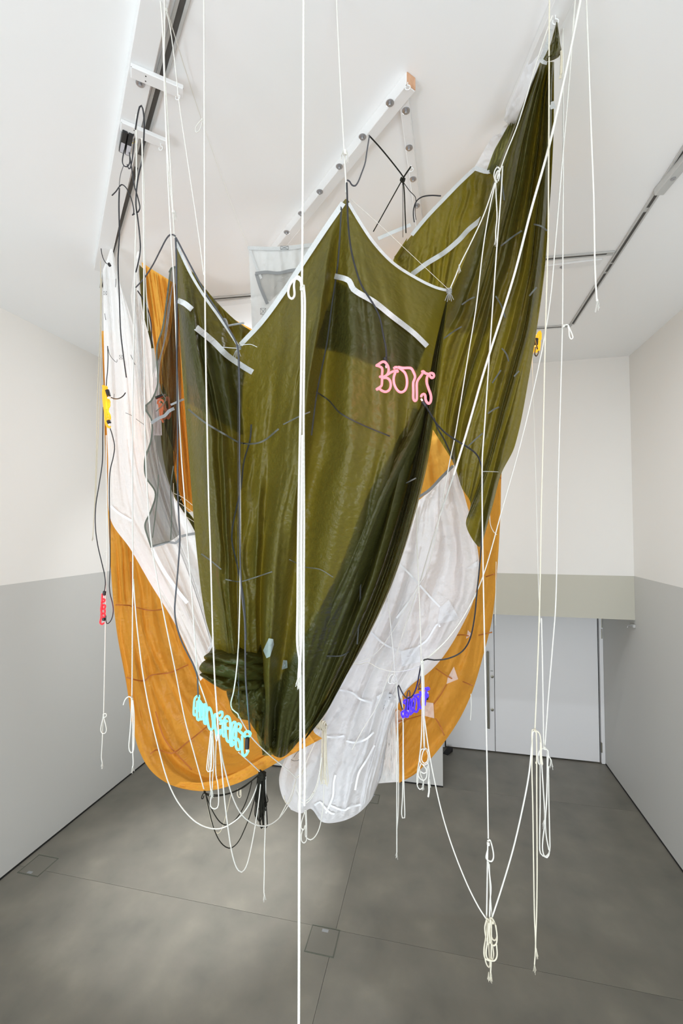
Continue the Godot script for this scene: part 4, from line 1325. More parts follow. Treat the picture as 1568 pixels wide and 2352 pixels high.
func white_left() -> void:
	var o := thing("white_parachute", at(460, 1562, 3.4), "sheer white parachute draped from the bracketed timber, behind the dark gauze", "parachute")
	var s := panel("canopy_panel", M.sheer_white_nylon, o, [
		[236, 620, 4.3, 240, 850, 4.25, 248, 1050, 4.2, 253, 1190, 4.1, 300, 1262, 4.0, 345, 1340, 3.9, 400, 1430, 3.7, 440, 1515, 3.55, 460, 1564, 3.45],
		[244, 600, 4.25, 264, 850, 4.15, 278, 1050, 4.1, 300, 1180, 4.0, 350, 1275, 3.85, 400, 1370, 3.7, 440, 1460, 3.55, 478, 1545, 3.4],
		[256, 570, 4.2, 288, 850, 4.1, 308, 1050, 4.05, 340, 1180, 3.95, 390, 1290, 3.8, 430, 1390, 3.65, 470, 1480, 3.5, 495, 1535, 3.38],
		[272, 640, 4.16, 312, 770, 4.09, 326, 870, 4.05, 340, 1050, 4.0, 380, 1180, 3.9, 425, 1290, 3.75, 460, 1390, 3.6, 490, 1475, 3.46, 506, 1520, 3.36]],
		{"nu": 100, "nv": 220, "folds": [[3.0, 0.8, 0.05, 41, 0], [7.0, 1.4, 0.012, 42, 0]], "top": 0.03, "bottom": 0.02, "sides": 0.0, "crumple": 0.004})
	var t := panel("canopy_panel", M.sheer_white_nylon, o, [
		[300, 680, 4.1, 312, 800, 4.05, 325, 950, 4.0, 350, 1100, 3.92, 388, 1210, 3.82, 425, 1300, 3.72, 460, 1400, 3.58, 490, 1500, 3.42],
		[314, 580, 4.05, 326, 750, 4.0, 340, 930, 3.95, 365, 1090, 3.86, 402, 1215, 3.78, 438, 1310, 3.66, 468, 1405, 3.54, 495, 1500, 3.4],
		[318, 577, 4.05, 318, 680, 4.02, 330, 760, 4.0, 345, 920, 3.94, 368, 1090, 3.85, 410, 1218, 3.76, 455, 1320, 3.64, 480, 1410, 3.52, 502, 1500, 3.38],
		[321, 580, 4.05, 319, 660, 4.02, 330, 725, 4.0, 347, 798, 4.0, 352, 930, 3.95, 362, 1040, 3.9, 394, 1130, 3.84, 450, 1227, 3.74, 478, 1330, 3.62, 498, 1420, 3.5, 514, 1500, 3.36]],
		{"nu": 80, "nv": 200, "folds": [[3.0, 0.8, 0.05, 43, 0], [7.0, 1.4, 0.012, 44, 0]], "top": 0.05, "bottom": 0.02, "sides": 0.0, "crumple": 0.004})
	panel("canopy_panel", M.sheer_white_nylon, o, [
		[451, 1228, 3.75, 478, 1330, 3.62, 498, 1420, 3.5, 513, 1496, 3.37],
		[520, 1236, 3.72, 545, 1340, 3.6, 560, 1420, 3.5, 570, 1490, 3.4],
		[600, 1250, 3.76, 615, 1350, 3.66, 622, 1420, 3.58, 625, 1480, 3.5]], {"nu": 20, "nv": 40, "folds": [[3.0, 1.0, 0.03, 71, 0]], "sides": 0.0})
	panel("gauze_strip", M.sheer_white_nylon, o, [
		[386, 700, 3.9, 372, 800, 3.86, 350, 870, 3.82, 352, 1000, 3.8],
		[398, 640, 3.92, 384, 760, 3.88, 366, 850, 3.84, 372, 1000, 3.82]], {"nu": 12, "nv": 50, "folds": [[3.0, 3.0, 0.02, 45, 0]], "sides": 0.0})
	# dark olive lining seen through the gauze
	panel("dark_lining", M.dark_olive_nylon, o, [
		[318, 606, 4.2, 326, 700, 4.2, 347, 800, 4.2],
		[334, 622, 4.22, 340, 720, 4.22, 353, 800, 4.22]], {"nu": 14, "nv": 40, "folds": [[3.0, 1.0, 0.02, 46, 0]], "sides": 0.0})
	panel("dark_lining", M.dark_olive_nylon, o, [
		[372, 880, 4.08, 368, 980, 4.1, 380, 1080, 4.1, 410, 1170, 4.1, 432, 1232, 4.1],
		[392, 930, 4.06, 392, 1020, 4.08, 404, 1110, 4.1, 425, 1180, 4.1, 445, 1235, 4.1],
		[398, 1060, 4.06, 402, 1110, 4.08, 412, 1150, 4.1, 432, 1180, 4.1, 455, 1232, 4.1],
		[402, 1150, 4.06, 412, 1160, 4.08, 422, 1172, 4.1, 440, 1185, 4.1, 465, 1228, 4.1]],
		{"nu": 40, "nv": 80, "folds": [[5.0, 1.0, 0.03, 47, 0], [12.0, 2.0, 0.01, 48, 1]], "top": 0.0, "bottom": 0.0, "sides": 0.0})
	# far corner sheet with a gauze window
	var b := panel("corner_sheet", M.corner_nylon, o, [
		[570, 565, 3.7, 574, 640, 3.7, 580, 790, 3.7],
		[590, 566, 3.66, 598, 650, 3.66, 606, 780, 3.66],
		[640, 566, 3.64, 648, 650, 3.64, 652, 760, 3.64],
		[735, 556, 3.66, 735, 650, 3.66, 735, 740, 3.66]], {"nu": 50, "nv": 60, "folds": [[5.0, 0.7, 0.02, 49, 0]], "sides": 0.0, "top": 0.1})
	patch("gauze_window", M.grey_gauze, o, b, [590, 630, 690, 620, 620, 692, 614, 690], 0.006)
	band("window_binding", M.grey_binding, o, b, [586, 628, 610, 625, 640, 627, 668, 621, 700, 618], 0.026, 0.01)
	band("window_binding", M.grey_binding, o, b, [588, 628, 596, 655, 604, 675, 614, 698], 0.026, 0.012)
	band("hem_tape", M.white_webbing, o, b, [568, 569, 620, 571, 660, 570, 720, 562], 0.03, 0.008)
	band("hem_tape", M.white_webbing, o, b, [571, 566, 588, 612, 600, 640], 0.02, 0.012)
	stitched_box(o, b, 644, 565, 662, 573)
	stitched_box(o, b, 598, 708, 610, 722)
	band("hem_binding", M.grey_binding, o, t, [345, 1256, 370, 1250, 386, 1245, 404, 1247, 413, 1238], 0.022, 0.012)
	band("hem_binding", M.grey_binding, o, t, [416, 1232, 432, 1228, 451, 1225], 0.022, 0.012)
	band("seam_line", M.white_seam, o, s, [254, 1162, 272, 1178, 302, 1196], 0.02, 0.012)
	band("seam_line", M.white_seam, o, t, [350, 1262, 375, 1310, 410, 1360, 430, 1385], 0.03, 0.012)
	band("seam_line", M.ink, o, s, [288, 948, 306, 956], 0.004, 0.012)
	band("seam_line", M.ink, o, t, [312, 962, 330, 975], 0.004, 0.012)
	for q in [[266, 640, 265, 660], [262, 905, 261, 918], [300, 815, 310, 838], [309, 760, 312, 778], [240, 720, 243, 735]]:
		band("stitch_line", M.ink, o, s, [q[0], q[1], q[2], q[3]], 0.005, 0.012)
	stitched_box(o, s, 238, 669, 245, 677)
	stitched_box(o, s, 274, 816, 281, 825)
	patch("mending_patch", M.patch_cloth, o, t, [474, 1497, 490, 1466, 499, 1495], 0.05, "pale mending patch")

func stitched_box(o: Node3D, sh: Dictionary, x0: float, y0: float, x1: float, y1: float) -> void:
	var m := Mb.new()
	var d := sheet_depth(sh, (x0 + x1) / 2, (y0 + y1) / 2) - 0.018
	for q in [[x0, y0, x1, y0], [x1, y0, x1, y1], [x1, y1, x0, y1], [x0, y1, x0, y0], [x0, y0, x1, y1], [x1, y0, x0, y1]]:
		m.tube(PackedVector3Array([at(q[0], q[1], d), at(q[2], q[3], d)]), 0.0012, 4)
	part(m, "box_stitch", M.ink, o)

func white_right() -> void:
	var o := thing("white_parachute", at(760, 1888, 3.8), "crumpled white parachute hanging lowest, its pale belly between the two orange crescents", "parachute")
	var s := panel("canopy_panel", M.white_nylon, o, [
		[930, 1162, 3.9, 860, 1350, 3.85, 780, 1520, 3.75, 705, 1650, 3.65, 658, 1735, 3.6, 641, 1785, 3.6, 648, 1830, 3.62, 668, 1860, 3.66],
		[945, 1156, 3.9, 885, 1350, 3.84, 812, 1530, 3.72, 745, 1660, 3.58, 700, 1755, 3.5, 684, 1815, 3.5, 688, 1850, 3.54, 692, 1868, 3.6],
		[962, 1148, 3.92, 912, 1350, 3.88, 850, 1520, 3.8, 785, 1660, 3.66, 745, 1755, 3.56, 722, 1820, 3.54, 716, 1845, 3.56, 714, 1858, 3.6],
		[975, 1138, 3.94, 930, 1340, 3.92, 872, 1510, 3.84, 812, 1650, 3.68, 778, 1755, 3.56, 752, 1830, 3.52, 744, 1870, 3.54, 740, 1888, 3.6],
		[988, 1128, 3.96, 955, 1320, 3.96, 905, 1500, 3.9, 842, 1640, 3.76, 812, 1760, 3.62, 792, 1840, 3.58, 786, 1870, 3.6, 782, 1887, 3.64],
		[1010, 1104, 3.98, 1002, 1300, 3.98, 952, 1480, 3.96, 882, 1630, 3.86, 850, 1750, 3.74, 834, 1815, 3.7, 826, 1850, 3.7, 820, 1870, 3.72],
		[1030, 1082, 4.0, 1050, 1260, 3.98, 1010, 1450, 3.98, 935, 1570, 3.94, 890, 1680, 3.88, 870, 1760, 3.82, 858, 1810, 3.8, 850, 1840, 3.8],
		[1044, 1064, 4.04, 1064, 1130, 4.05, 1090, 1230, 4.06, 1100, 1300, 4.06, 1088, 1375, 4.08, 1062, 1435, 4.1, 1020, 1505, 4.12, 980, 1548, 4.1, 922, 1586, 4.06, 900, 1640, 4.0, 886, 1720, 3.94, 876, 1780, 3.9, 866, 1806, 3.9]],
		{"nu": 220, "nv": 300, "folds": [[4.0, 1.2, 0.07, 51, 0], [8.0, 2.0, 0.018, 52, 0], [9.0, 8.0, 0.008, 53, 0]], "top": 0.03, "bottom": 0.02, "sides": 0.02, "warp": 0.04, "crumple": 0.006, "crumple_scale": 5.0})
	var p := panel("thin_corner", M.sheer_white_nylon, o, [
		[882, 1640, 4.0, 872, 1720, 3.96, 862, 1800, 3.92],
		[896, 1630, 4.0, 892, 1720, 3.98, 885, 1798, 3.95],
		[906, 1622, 4.02, 910, 1700, 4.0, 916, 1796, 3.98]], {"nu": 24, "nv": 50, "folds": [[4.0, 2.0, 0.02, 54, 1]], "sides": 0.0})
	# strip along the edge of the tall olive parachute, up to the ceiling timber
	panel("edge_strip", M.bright_white_nylon, o, [
		[1249, 58, 2.42, 1200, 166, 2.58, 1156, 275, 2.8],
		[1246, 120, 2.46, 1206, 218, 2.62, 1164, 284, 2.84],
		[1240, 150, 2.5, 1210, 240, 2.66, 1176, 300, 2.9]], {"nu": 10, "nv": 40, "folds": [[2.0, 2.0, 0.006, 55, 0]], "sides": 0.0})
	panel("edge_strip", M.bright_white_nylon, o, [
		[1166, 284, 2.9, 1155, 292, 2.94, 1150, 305, 2.96, 1131, 314, 3.0, 1088, 386, 3.14],
		[1176, 292, 2.92, 1164, 306, 2.96, 1156, 322, 3.0, 1146, 346, 3.06, 1122, 400, 3.16]], {"nu": 8, "nv": 40, "folds": [[2.0, 3.0, 0.006, 56, 0]], "sides": 0.0})
	band("hem_binding", M.grey_binding, o, s, [954, 1146, 985, 1126, 1012, 1098, 1040, 1070], 0.026, 0.014)
	for q in [[960, 1340, 985, 1368, 1010, 1394], [918, 1296, 940, 1318, 960, 1340], [850, 1450, 880, 1478, 920, 1498], [1010, 1440, 1005, 1432, 980, 1470, 955, 1490, 945, 1505], [962, 1345, 940, 1380, 910, 1420], [780, 1585, 810, 1592, 825, 1605, 855, 1615], [860, 1712, 842, 1745, 824, 1775, 815, 1815], [795, 1702, 815, 1706, 840, 1698, 858, 1682], [748, 1692, 770, 1694, 790, 1690], [758, 1850, 790, 1862, 800, 1856, 828, 1848], [770, 1780, 766, 1800, 764, 1830, 748, 1868], [722, 1850, 735, 1842, 745, 1855, 760, 1868, 768, 1870]]:
		band("seam_line", M.white_seam, o, s, q, 0.016, 0.012)
	for q in [[668, 1745, 678, 1748, 690, 1744], [674, 1740, 682, 1728, 690, 1722]]:
		band("stitch_line", M.ink, o, s, q, 0.004, 0.014)
	patch("mending_patch", M.bright_white_nylon, o, s, [1010, 1396, 1030, 1377, 1042, 1398, 1054, 1420, 1030, 1428, 1004, 1434], 0.016, "bright white mending patch")
	patch("mending_patch", M.bright_white_nylon, o, s, [920, 1496, 962, 1484, 966, 1520, 940, 1525, 922, 1532], 0.02, "bright white mending patch")
	patch("mending_patch", M.bright_white_nylon, o, s, [864, 1600, 890, 1584, 908, 1604, 878, 1634, 872, 1620], 0.02, "bright white mending patch")
	patch("mending_patch", M.bright_white_nylon, o, s, [1072, 1306, 1098, 1285, 1100, 1300, 1082, 1306], 0.016, "bright white mending patch")

func gauze() -> void:
	var o := thing("gauze_curtain", at(345, 1258, 3.1), "dark see-through gauze net hanging in ripples beside the olive parachute's outer edge", "net")
	var s := panel("net_cloth", M.dark_gauze, o, [
		[391, 622, 3.0, 374, 750, 3.05, 359, 800, 3.08, 362, 880, 3.1, 348, 918, 3.12, 331, 936, 3.14, 348, 965, 3.14, 346, 1010, 3.15, 331, 1055, 3.15, 334, 1095, 3.15, 357, 1132, 3.15, 345, 1175, 3.15, 331, 1205, 3.15, 338, 1235, 3.15, 346, 1258, 3.15],
		[396, 616, 2.94, 386, 760, 2.96, 380, 900, 2.98, 372, 1000, 3.0, 366, 1100, 3.02, 362, 1180, 3.05, 368, 1250, 3.1],
		[400, 613, 2.92, 396, 760, 2.93, 396, 900, 2.95, 392, 1000, 2.97, 386, 1100, 3.0, 382, 1180, 3.03, 388, 1245, 3.08],
		[404, 611, 2.9, 412, 760, 2.92, 416, 900, 2.94, 410, 1010, 2.96, 398, 1100, 3.0, 402, 1180, 3.04, 412, 1228, 3.08]],
		{"nu": 60, "nv": 180, "folds": [[5.0, 3.0, 0.06, 61, 0], [12.0, 5.0, 0.02, 62, 1]], "top": 0.1, "bottom": 0.05, "sides": 0.0, "crumple": 0.0})
	panel("net_fold", M.dark_gauze, o, [
		[400, 660, 2.98, 392, 760, 3.0, 372, 840, 3.02, 376, 930, 3.04, 372, 960, 3.06],
		[408, 640, 2.98, 410, 760, 2.98, 408, 860, 3.0, 406, 960, 3.02, 400, 1040, 3.04]], {"nu": 20, "nv": 60, "folds": [[3.0, 2.0, 0.04, 63, 0]], "sides": 0.0})
	band("net_binding", M.net_binding, o, s, [391, 624, 374, 750, 360, 800, 362, 880, 349, 918, 333, 936, 348, 965, 347, 1010, 333, 1055, 335, 1095, 357, 1132, 346, 1175, 333, 1205, 340, 1235, 347, 1256], 0.012, 0.008)
	band("net_binding", M.net_binding, o, s, [389, 626, 392, 618, 403, 613], 0.016, 0.008)
	band("net_fold_line", M.net_binding, o, s, [366, 880, 372, 905, 380, 915, 374, 930, 358, 945], 0.006, 0.008)
	band("net_fold_line", M.net_binding, o, s, [398, 1070, 392, 1120, 394, 1180, 392, 1240], 0.008, 0.008)
	band("net_fold_line", M.net_binding, o, s, [364, 1090, 362, 1130, 356, 1190, 350, 1235], 0.008, 0.008)
	band("grey_strap", M.grey_binding, o, s, [347, 972, 365, 960, 378, 955, 388, 944, 400, 938], 0.022, 0.03)
	band("grey_strap", M.grey_binding, o, s, [392, 930, 405, 924, 422, 917], 0.014, 0.03)

# ---------------------------------------------------------------- cords, cables, neon
func path3(p: Array, d: Variant, step := 8.0) -> PackedVector3Array:
	# pixels p with depths: one number, [start, end], or one per point
	var n := p.size() / 2
	var q := PackedVector3Array()
	var run := PackedFloat32Array([0.0])
	for k in range(1, n):
		run.append(run[k - 1] + Vector2(p[k * 2] - p[k * 2 - 2], p[k * 2 + 1] - p[k * 2 - 1]).length())
	for k in n:
		var z: float
		if d is float or d is int:
			z = d
		elif d.size() == 2:
			z = lerpf(d[0], d[1], run[k] / maxf(run[n - 1], 1e-4))
		else:
			var f: float = float(k) / maxf(n - 1, 1) * (d.size() - 1)
			var j: int = mini(int(f), d.size() - 2)
			z = lerpf(d[j], d[j + 1], f - j)
		q.append(Vector3(p[k * 2], p[k * 2 + 1], z))
	if n == 2:
		return PackedVector3Array([at(q[0].x, q[0].y, q[0].z), at(q[1].x, q[1].y, q[1].z)])
	var m := clampi(int(run[n - 1] / step), n * 4, 220)
	var r := resample_v(q, m)
	var o := PackedVector3Array()
	for v in r:
		o.append(at(v.x, v.y, v.z))
	return o

func knot_mesh(p: Vector3, r: float, turns := 2.6) -> Mb:
	var m := Mb.new()
	var t := PackedVector3Array()
	var n := int(turns * 12)
	for k in n + 1:
		var a := TAU * k / 12.0
		t.append(p + Vector3(cos(a) * r * 1.5, (float(k) / n - 0.5) * r * 3.6, sin(a) * r * 1.5))
	m.tube(t, r * 0.95, 8)
	var c := PackedVector3Array()
	for k in 13:
		var a := TAU * k / 12.0
		c.append(p + Vector3(cos(a) * r * 1.1, sin(a) * r * 1.9, r * 1.2 + cos(a) * r * 0.6))
	m.tube(c, r * 0.85, 8)
	return m

func fray_mesh(p: Vector3, r: float, sd: int, ln := 0.05) -> Mb:
	var g := RandomNumberGenerator.new()
	g.seed = sd
	var m := Mb.new()
	for k in 9:
		var o := Vector3(g.randf_range(-1, 1), 0, g.randf_range(-1, 1)) * r * 2.2
		var l := ln * g.randf_range(0.6, 1.1)
		m.tube(PackedVector3Array([p + o * 0.2, p + o * 0.6 + Vector3(0, -l * 0.5, 0), p + o * 1.25 + Vector3(0, -l, 0)]), r * 0.3, 5)
	return m

# strands: [[pixels], depth spec, optional radius]; knots: [x, y, d, size]; frays: [x, y, d]
func cord(called: String, label: String, mt: Material, r: float, strands: Array, knots := [], frays := [], group := "", category := "rope") -> Node3D:
	if category == "rope":
		r *= 0.84
	var paths := []
	var low := Vector3(0, 1e9, 0)
	for s in strands:
		var p := path3(s[0], s[1])
		paths.append(p)
		for v in p:
			if v.y < low.y:
				low = v
	if strands.size() == 1 and knots.is_empty() and frays.is_empty():
		var m := Mb.new()
		m.tube(paths[0], r, 8)
		return single(m, called, mt, low, label, category, group)
	var o := thing(called, low, label, category, group)
	for k in strands.size():
		var m := Mb.new()
		m.tube(paths[k], strands[k][2] if strands[k].size() > 2 else r, 8)
		part(m, "strand", mt, o)
	for q in knots:
		part(knot_mesh(at(q[0], q[1], q[2]), r * q[3]), "knot", mt, o)
	for q in frays:
		part(fray_mesh(at(q[0], q[1], q[2]), r, int(q[0] * 7 + q[1])), "frayed_end", mt, o)
	return o

func cords() -> void:
	var W: Material = M.white_cord
	var C: Material = M.cream_cord
	var T: Material = M.tan_cord
	# nearest long cord, knotted with a bow in front of the olive cloth
	cord("hanging_cord", "long white cord nearest the viewer, bow-knotted before the olive peak and reaching the floor", W, 0.0046, [
		[[698, -480, 697, 0, 696, 300, 694, 600, 693, 655], 1.45],
		[[693, 655, 694, 720, 691, 900, 688, 1150, 687, 1350, 688, 1480, 690, 1560, 690, 1700, 689, 1800, 687, 1960, 686, 2352, 682, 2760, 676, 3320], 1.45, 0.0046],
		[[697, 655, 700, 690, 699, 780, 697, 950, 698, 1200, 697, 1400, 697, 1560, 698, 1680, 700, 1780, 699, 1850], 1.44],
		[[690, 930, 687, 1080, 684, 1250, 683, 1400, 682, 1470, 684, 1495, 687, 1515, 685, 1556], 1.44],
		[[694, 1000, 692, 1250, 692, 1450, 689, 1540, 688, 1555], 1.43],
		[[692, 660, 690, 646, 680, 640, 668, 650, 662, 668, 664, 682, 671, 686, 676, 678, 675, 655, 678, 640, 685, 635, 692, 645, 694, 656], 1.43]],
		[[693.5, 663, 1.44, 0.8]], [[686, 1550, 1.44]])
	cord("hanging_cord", "white cord dropping from the ceiling to the taller front olive peak, fuzzy knot halfway", W, 0.0046, [
		[[772, -240, 773, 0, 777, 100, 784, 240, 790, 345, 793, 400, 796, 452], 2.22]],
		[[792, 351, 2.21, 1.3], [796, 440, 2.21, 0.8]], [[787, 346, 2.2], [798, 350, 2.2]])
	cord("hanging_cord", "straight white cord passing behind the cyan neon sign, swagging in two deep bights below", W, 0.0046, [
		[[467, -330, 468, 0, 469, 250, 470, 600, 472, 800, 475, 950, 479, 1140, 483, 1260, 488, 1440, 493, 1560, 498, 1630, 502, 1690], [2.14, 2.14]],
		[[502, 1690, 508, 1750, 515, 1830, 524, 1905, 533, 1960, 544, 1994, 555, 2003, 566, 1988, 577, 1945, 587, 1890, 594, 1840, 600, 1785], [2.15, 3.1]],
		[[503, 1690, 510, 1740, 522, 1790, 537, 1838, 556, 1872, 582, 1892, 608, 1897, 634, 1885, 658, 1856, 672, 1825, 680, 1788], [2.15, 3.3]]],
		[[502, 1690, 2.15, 0.8]])
	# the bundle on the bracketed timber
	cord("hanging_cord", "white cord from the bracketed timber, past the gauze, to the cyan sign's cable tie", W, 0.0044, [
		[[355, -100, 368, 0, 373, 60, 376, 150, 379, 240, 385, 400, 392, 530, 399, 640, 404, 760, 408, 880, 416, 1040, 424, 1150, 430, 1240, 439, 1350, 446, 1450, 453, 1556], [2.2, 2.62]],
		[[453, 1556, 466, 1592, 480, 1632], [2.62, 2.58]],
		[[548, 1728, 575, 1752, 600, 1776], [2.75, 3.1]]],
		[[453, 1556, 2.6, 0.6]])
	cord("hanging_cord", "doubled white cord holding up the lower front olive peak below the bracket boards", W, 0.0042, [
		[[377, -60, 378, 60, 377, 140, 383, 240, 390, 360, 397, 484, 400, 545], [2.2, 2.38]],
		[[377, 140, 379, 240, 388, 400, 396, 480], [2.24, 2.36]]],
		[[398, 486, 2.36, 1.0], [402, 545, 2.38, 0.9]], [[402, 484, 2.36]])
	cord("hanging_cord", "thin white cord slanting from the ceiling knot to behind the straight white cord", W, 0.003, [
		[[381, 22, 390, 60, 402, 150, 411, 235, 433, 385, 456, 540, 468, 632], [2.25, 2.3]]], [[382, 24, 2.25, 1.3]])
	cord("hanging_cord", "thin white cord with a looped knot, stretched across the ceiling to the far corner sheet", W, 0.003, [
		[[384, 26, 395, 62, 430, 175, 463, 276, 505, 395, 545, 505, 569, 566], [2.25, 3.65]],
		[[464, 274, 456, 282, 449, 294, 450, 304, 457, 300, 462, 288, 465, 277], [2.7, 2.7]]], [[464, 275, 2.7, 1.0]])
	cord("hanging_cord", "white cord over the sheer white cloth, ending in a bow beside the orange edge", W, 0.0052, [
		[[313, 262, 313, 430, 311, 560, 309, 700, 305, 900, 304, 1100, 305, 1300, 304, 1450, 303, 1604], [2.75, 3.3]],
		[[303, 1604, 296, 1600, 288, 1606, 283, 1619], 3.28],
		[[302, 1606, 301, 1650, 298, 1690, 296, 1715, 299, 1728, 304, 1729, 307, 1720, 308, 1680, 308, 1640, 305, 1608], 3.28],
		[[304, 1606, 305, 1660, 305, 1728, 306, 1755, 304, 1765], 3.28]],
		[[303, 1605, 3.27, 0.8]], [[304, 1760, 3.28]])
	cord("hanging_cord", "white cord swagging low under the orange rim from the sheer cloth to the black tassel", W, 0.0052, [
		[[306, 1330, 311, 1400, 318, 1470, 330, 1560, 345, 1640, 362, 1712, 384, 1790, 403, 1833, 425, 1864, 450, 1888, 478, 1901, 505, 1903, 533, 1890, 558, 1868, 578, 1836, 596, 1790], [3.2, 3.1]]])
	cord("hanging_cord", "white cord crossing gauze and orange cloth to the black knot on the orange rim", W, 0.0048, [
		[[326, 318, 330, 560, 331, 800, 334, 1030, 340, 1160, 349, 1257, 368, 1369, 384, 1450, 400, 1528, 424, 1650, 446, 1732, 468, 1812], [2.5, 3.1]]])
	cord("hanging_cord", "thin cord running down from the timber hook across the upper orange triangle", W, 0.003, [
		[[327, 330, 331, 430, 333, 600, 340, 760], [2.5, 3.0]]])
	# far edge of the white sheet
	cord("hanging_cord", "pair of thin tan cords hanging free along the plain wall beside the yellow sign", T, 0.004, [
		[[231, 600, 230, 760, 224, 900, 221, 1040, 217, 1160, 213, 1232], 4.0],
		[[233, 640, 232, 800, 227, 960, 222, 1080, 219, 1180], 4.0]], [], [[213, 1230, 4.0]])
	cord("hanging_cord", "thin cord behind the red sign ending in a small bow and a frayed tip", W, 0.0055, [
		[[244, 1000, 245, 1150, 246, 1270, 243, 1340, 242, 1430, 240, 1540, 238, 1640], 3.9],
		[[238, 1643, 235, 1656, 232, 1670, 232, 1680, 237, 1685, 243, 1682, 244, 1672, 240, 1655, 238, 1645], 3.88],
		[[238, 1640, 243, 1639, 244, 1645, 239, 1648], 3.88],
		[[237, 1645, 236, 1670, 235, 1700, 234, 1720, 233, 1740, 235, 1752], 3.9]],
		[[238, 1642, 3.88, 0.7]], [[235, 1752, 3.9]])
	cord("hanging_cord", "short thin cord loop on the wall side of the orange cloth above the red sign", W, 0.003, [
		[[246, 1265, 240, 1268, 238, 1273, 242, 1274, 247, 1268], 3.92]])
	# the cord between the valley knot and the white bundle
	cord("hanging_cord", "white cord from the olive valley tie, curving out above the cyan sign's end cap", W, 0.0046, [
		[[548, 800, 549, 850, 550, 1000, 552, 1200, 551, 1350, 548, 1470, 543, 1540, 536, 1590, 530, 1616, 534, 1630, 545, 1638, 549, 1646], [2.55, 2.6]],
		[[549, 1646, 575, 1690, 605, 1722, 640, 1752, 665, 1772, 680, 1786], [2.6, 3.3]]],
		[[549, 1647, 2.6, 0.6]])
	cord("hanging_cord", "nearly invisible thread hanging in front of the dark gathered foot to the cyan sign", M.grey_rubber, 0.0009, [
		[[546, 800, 546, 1100, 546, 1400, 548, 1560, 549, 1660], [2.5, 2.55]],
		[[545, 1566, 548, 1580, 545, 1606], 2.52]], [], [], "", "thread")
	# loops beneath the cyan sign
	cord("cord_hank", "hank of white cord loops hanging below the cyan sign, one tail frayed", W, 0.0042, [
		[[484, 1676, 480, 1715, 476, 1750, 475, 1768, 479, 1773, 484, 1768, 486, 1740, 487, 1690], 2.7],
		[[486, 1676, 483, 1720, 479, 1760, 482, 1772, 489, 1768, 491, 1740, 488, 1680], 2.72],
		[[487, 1678, 484, 1740, 482, 1790, 484, 1815], 2.74],
		[[489, 1680, 490, 1720, 491, 1750, 488, 1790, 487, 1818, 483, 1842, 484, 1853, 491, 1858, 499, 1855, 502, 1840, 500, 1800, 496, 1780, 495, 1740, 497, 1690], 2.76],
		[[494, 1680, 496, 1700, 498, 1702, 500, 1690, 501, 1680], 2.7]],
		[[497, 1783, 2.75, 0.5]], [[485, 1812, 2.74], [487, 1814, 2.74]])
	# black cords on the orange rim
	cord("black_cord_swag", "black cord knotted at the orange rim and swagged in four loops to the black tassel", M.black_cord, 0.0042, [
		[[469, 1820, 478, 1824, 500, 1826, 525, 1822, 550, 1812, 575, 1795, 594, 1779], [3.22, 3.12]],
		[[470, 1822, 480, 1828, 505, 1828, 535, 1820, 560, 1808, 580, 1792, 596, 1780], [3.2, 3.1]],
		[[472, 1824, 480, 1845, 492, 1870, 505, 1888, 518, 1895, 532, 1890, 548, 1873, 562, 1848, 572, 1820, 578, 1796], [3.2, 3.14]],
		[[472, 1824, 480, 1862, 490, 1900, 502, 1928, 516, 1944, 530, 1948, 546, 1935, 560, 1908, 574, 1872, 586, 1826, 592, 1784], [3.2, 3.14]],
		[[467, 1822, 464, 1828, 463, 1834, 466, 1834, 468, 1828], 3.18]],
		[[470, 1819, 3.2, 1.0], [471, 1821, 3.19, 0.7]])
	var tl := thing("black_cord_tassel", at(596, 1912, 3.08), "thick tassel of looped black cords tied under the orange rim", "tassel")
	var g := RandomNumberGenerator.new()
	g.seed = 77
	for k in 26:
		var x0 := 598.0 + g.randf_range(-3, 9)
		var ln := g.randf_range(60, 128)
		var sx := g.randf_range(-9, 13)
		if ln > 100:
			sx = g.randf_range(-10, 2)
		var wd := g.randf_range(2.5, 8)
		var z := 3.1 + g.randf_range(-0.03, 0.04)
		var m := Mb.new()
		m.tube(path3([x0, 1776, x0 + sx * 0.3 - wd * 0.3, 1776 + ln * 0.35, x0 + sx * 0.8 - wd * 0.6, 1776 + ln * 0.8, x0 + sx - wd * 0.2, 1776 + ln * 0.97, x0 + sx + wd * 0.35, 1776 + ln, x0 + sx + wd * 0.8, 1776 + ln * 0.93, x0 + sx * 0.8 + wd * 0.7, 1776 + ln * 0.75, x0 + sx * 0.3 + wd * 0.3, 1776 + ln * 0.3, x0 + 2, 1777], z, 6.0), 0.0036, 6)
		part(m, "cord_loop", M.black_cord, tl)
	part(knot_mesh(at(602, 1780, 3.08), 0.012), "knot", M.black_cord, tl)
	cord("hanging_cord", "white cord below the black tassel, hanging straight to a frayed end over the floor", W, 0.0048, [
		[[610, 1774, 610, 1830, 609, 1900, 607, 1960, 607, 1995, 606, 2045, 607, 2058], 3.12]], [], [[607, 2052, 3.12]])
	cord("hanging_cord", "tan cord bight behind the black swag, seen against the floor", T, 0.004, [
		[[472, 1826, 480, 1866, 488, 1896, 498, 1914, 506, 1910, 514, 1890, 522, 1860, 530, 1826], 3.5]])
	cord("hanging_cord", "small cream cord loop peeping out below the middle of the orange rim", C, 0.0045, [
		[[546, 1812, 545, 1825, 549, 1832, 553, 1829, 553, 1810], 3.5],
		[[551, 1812, 551, 1826], 3.5]])
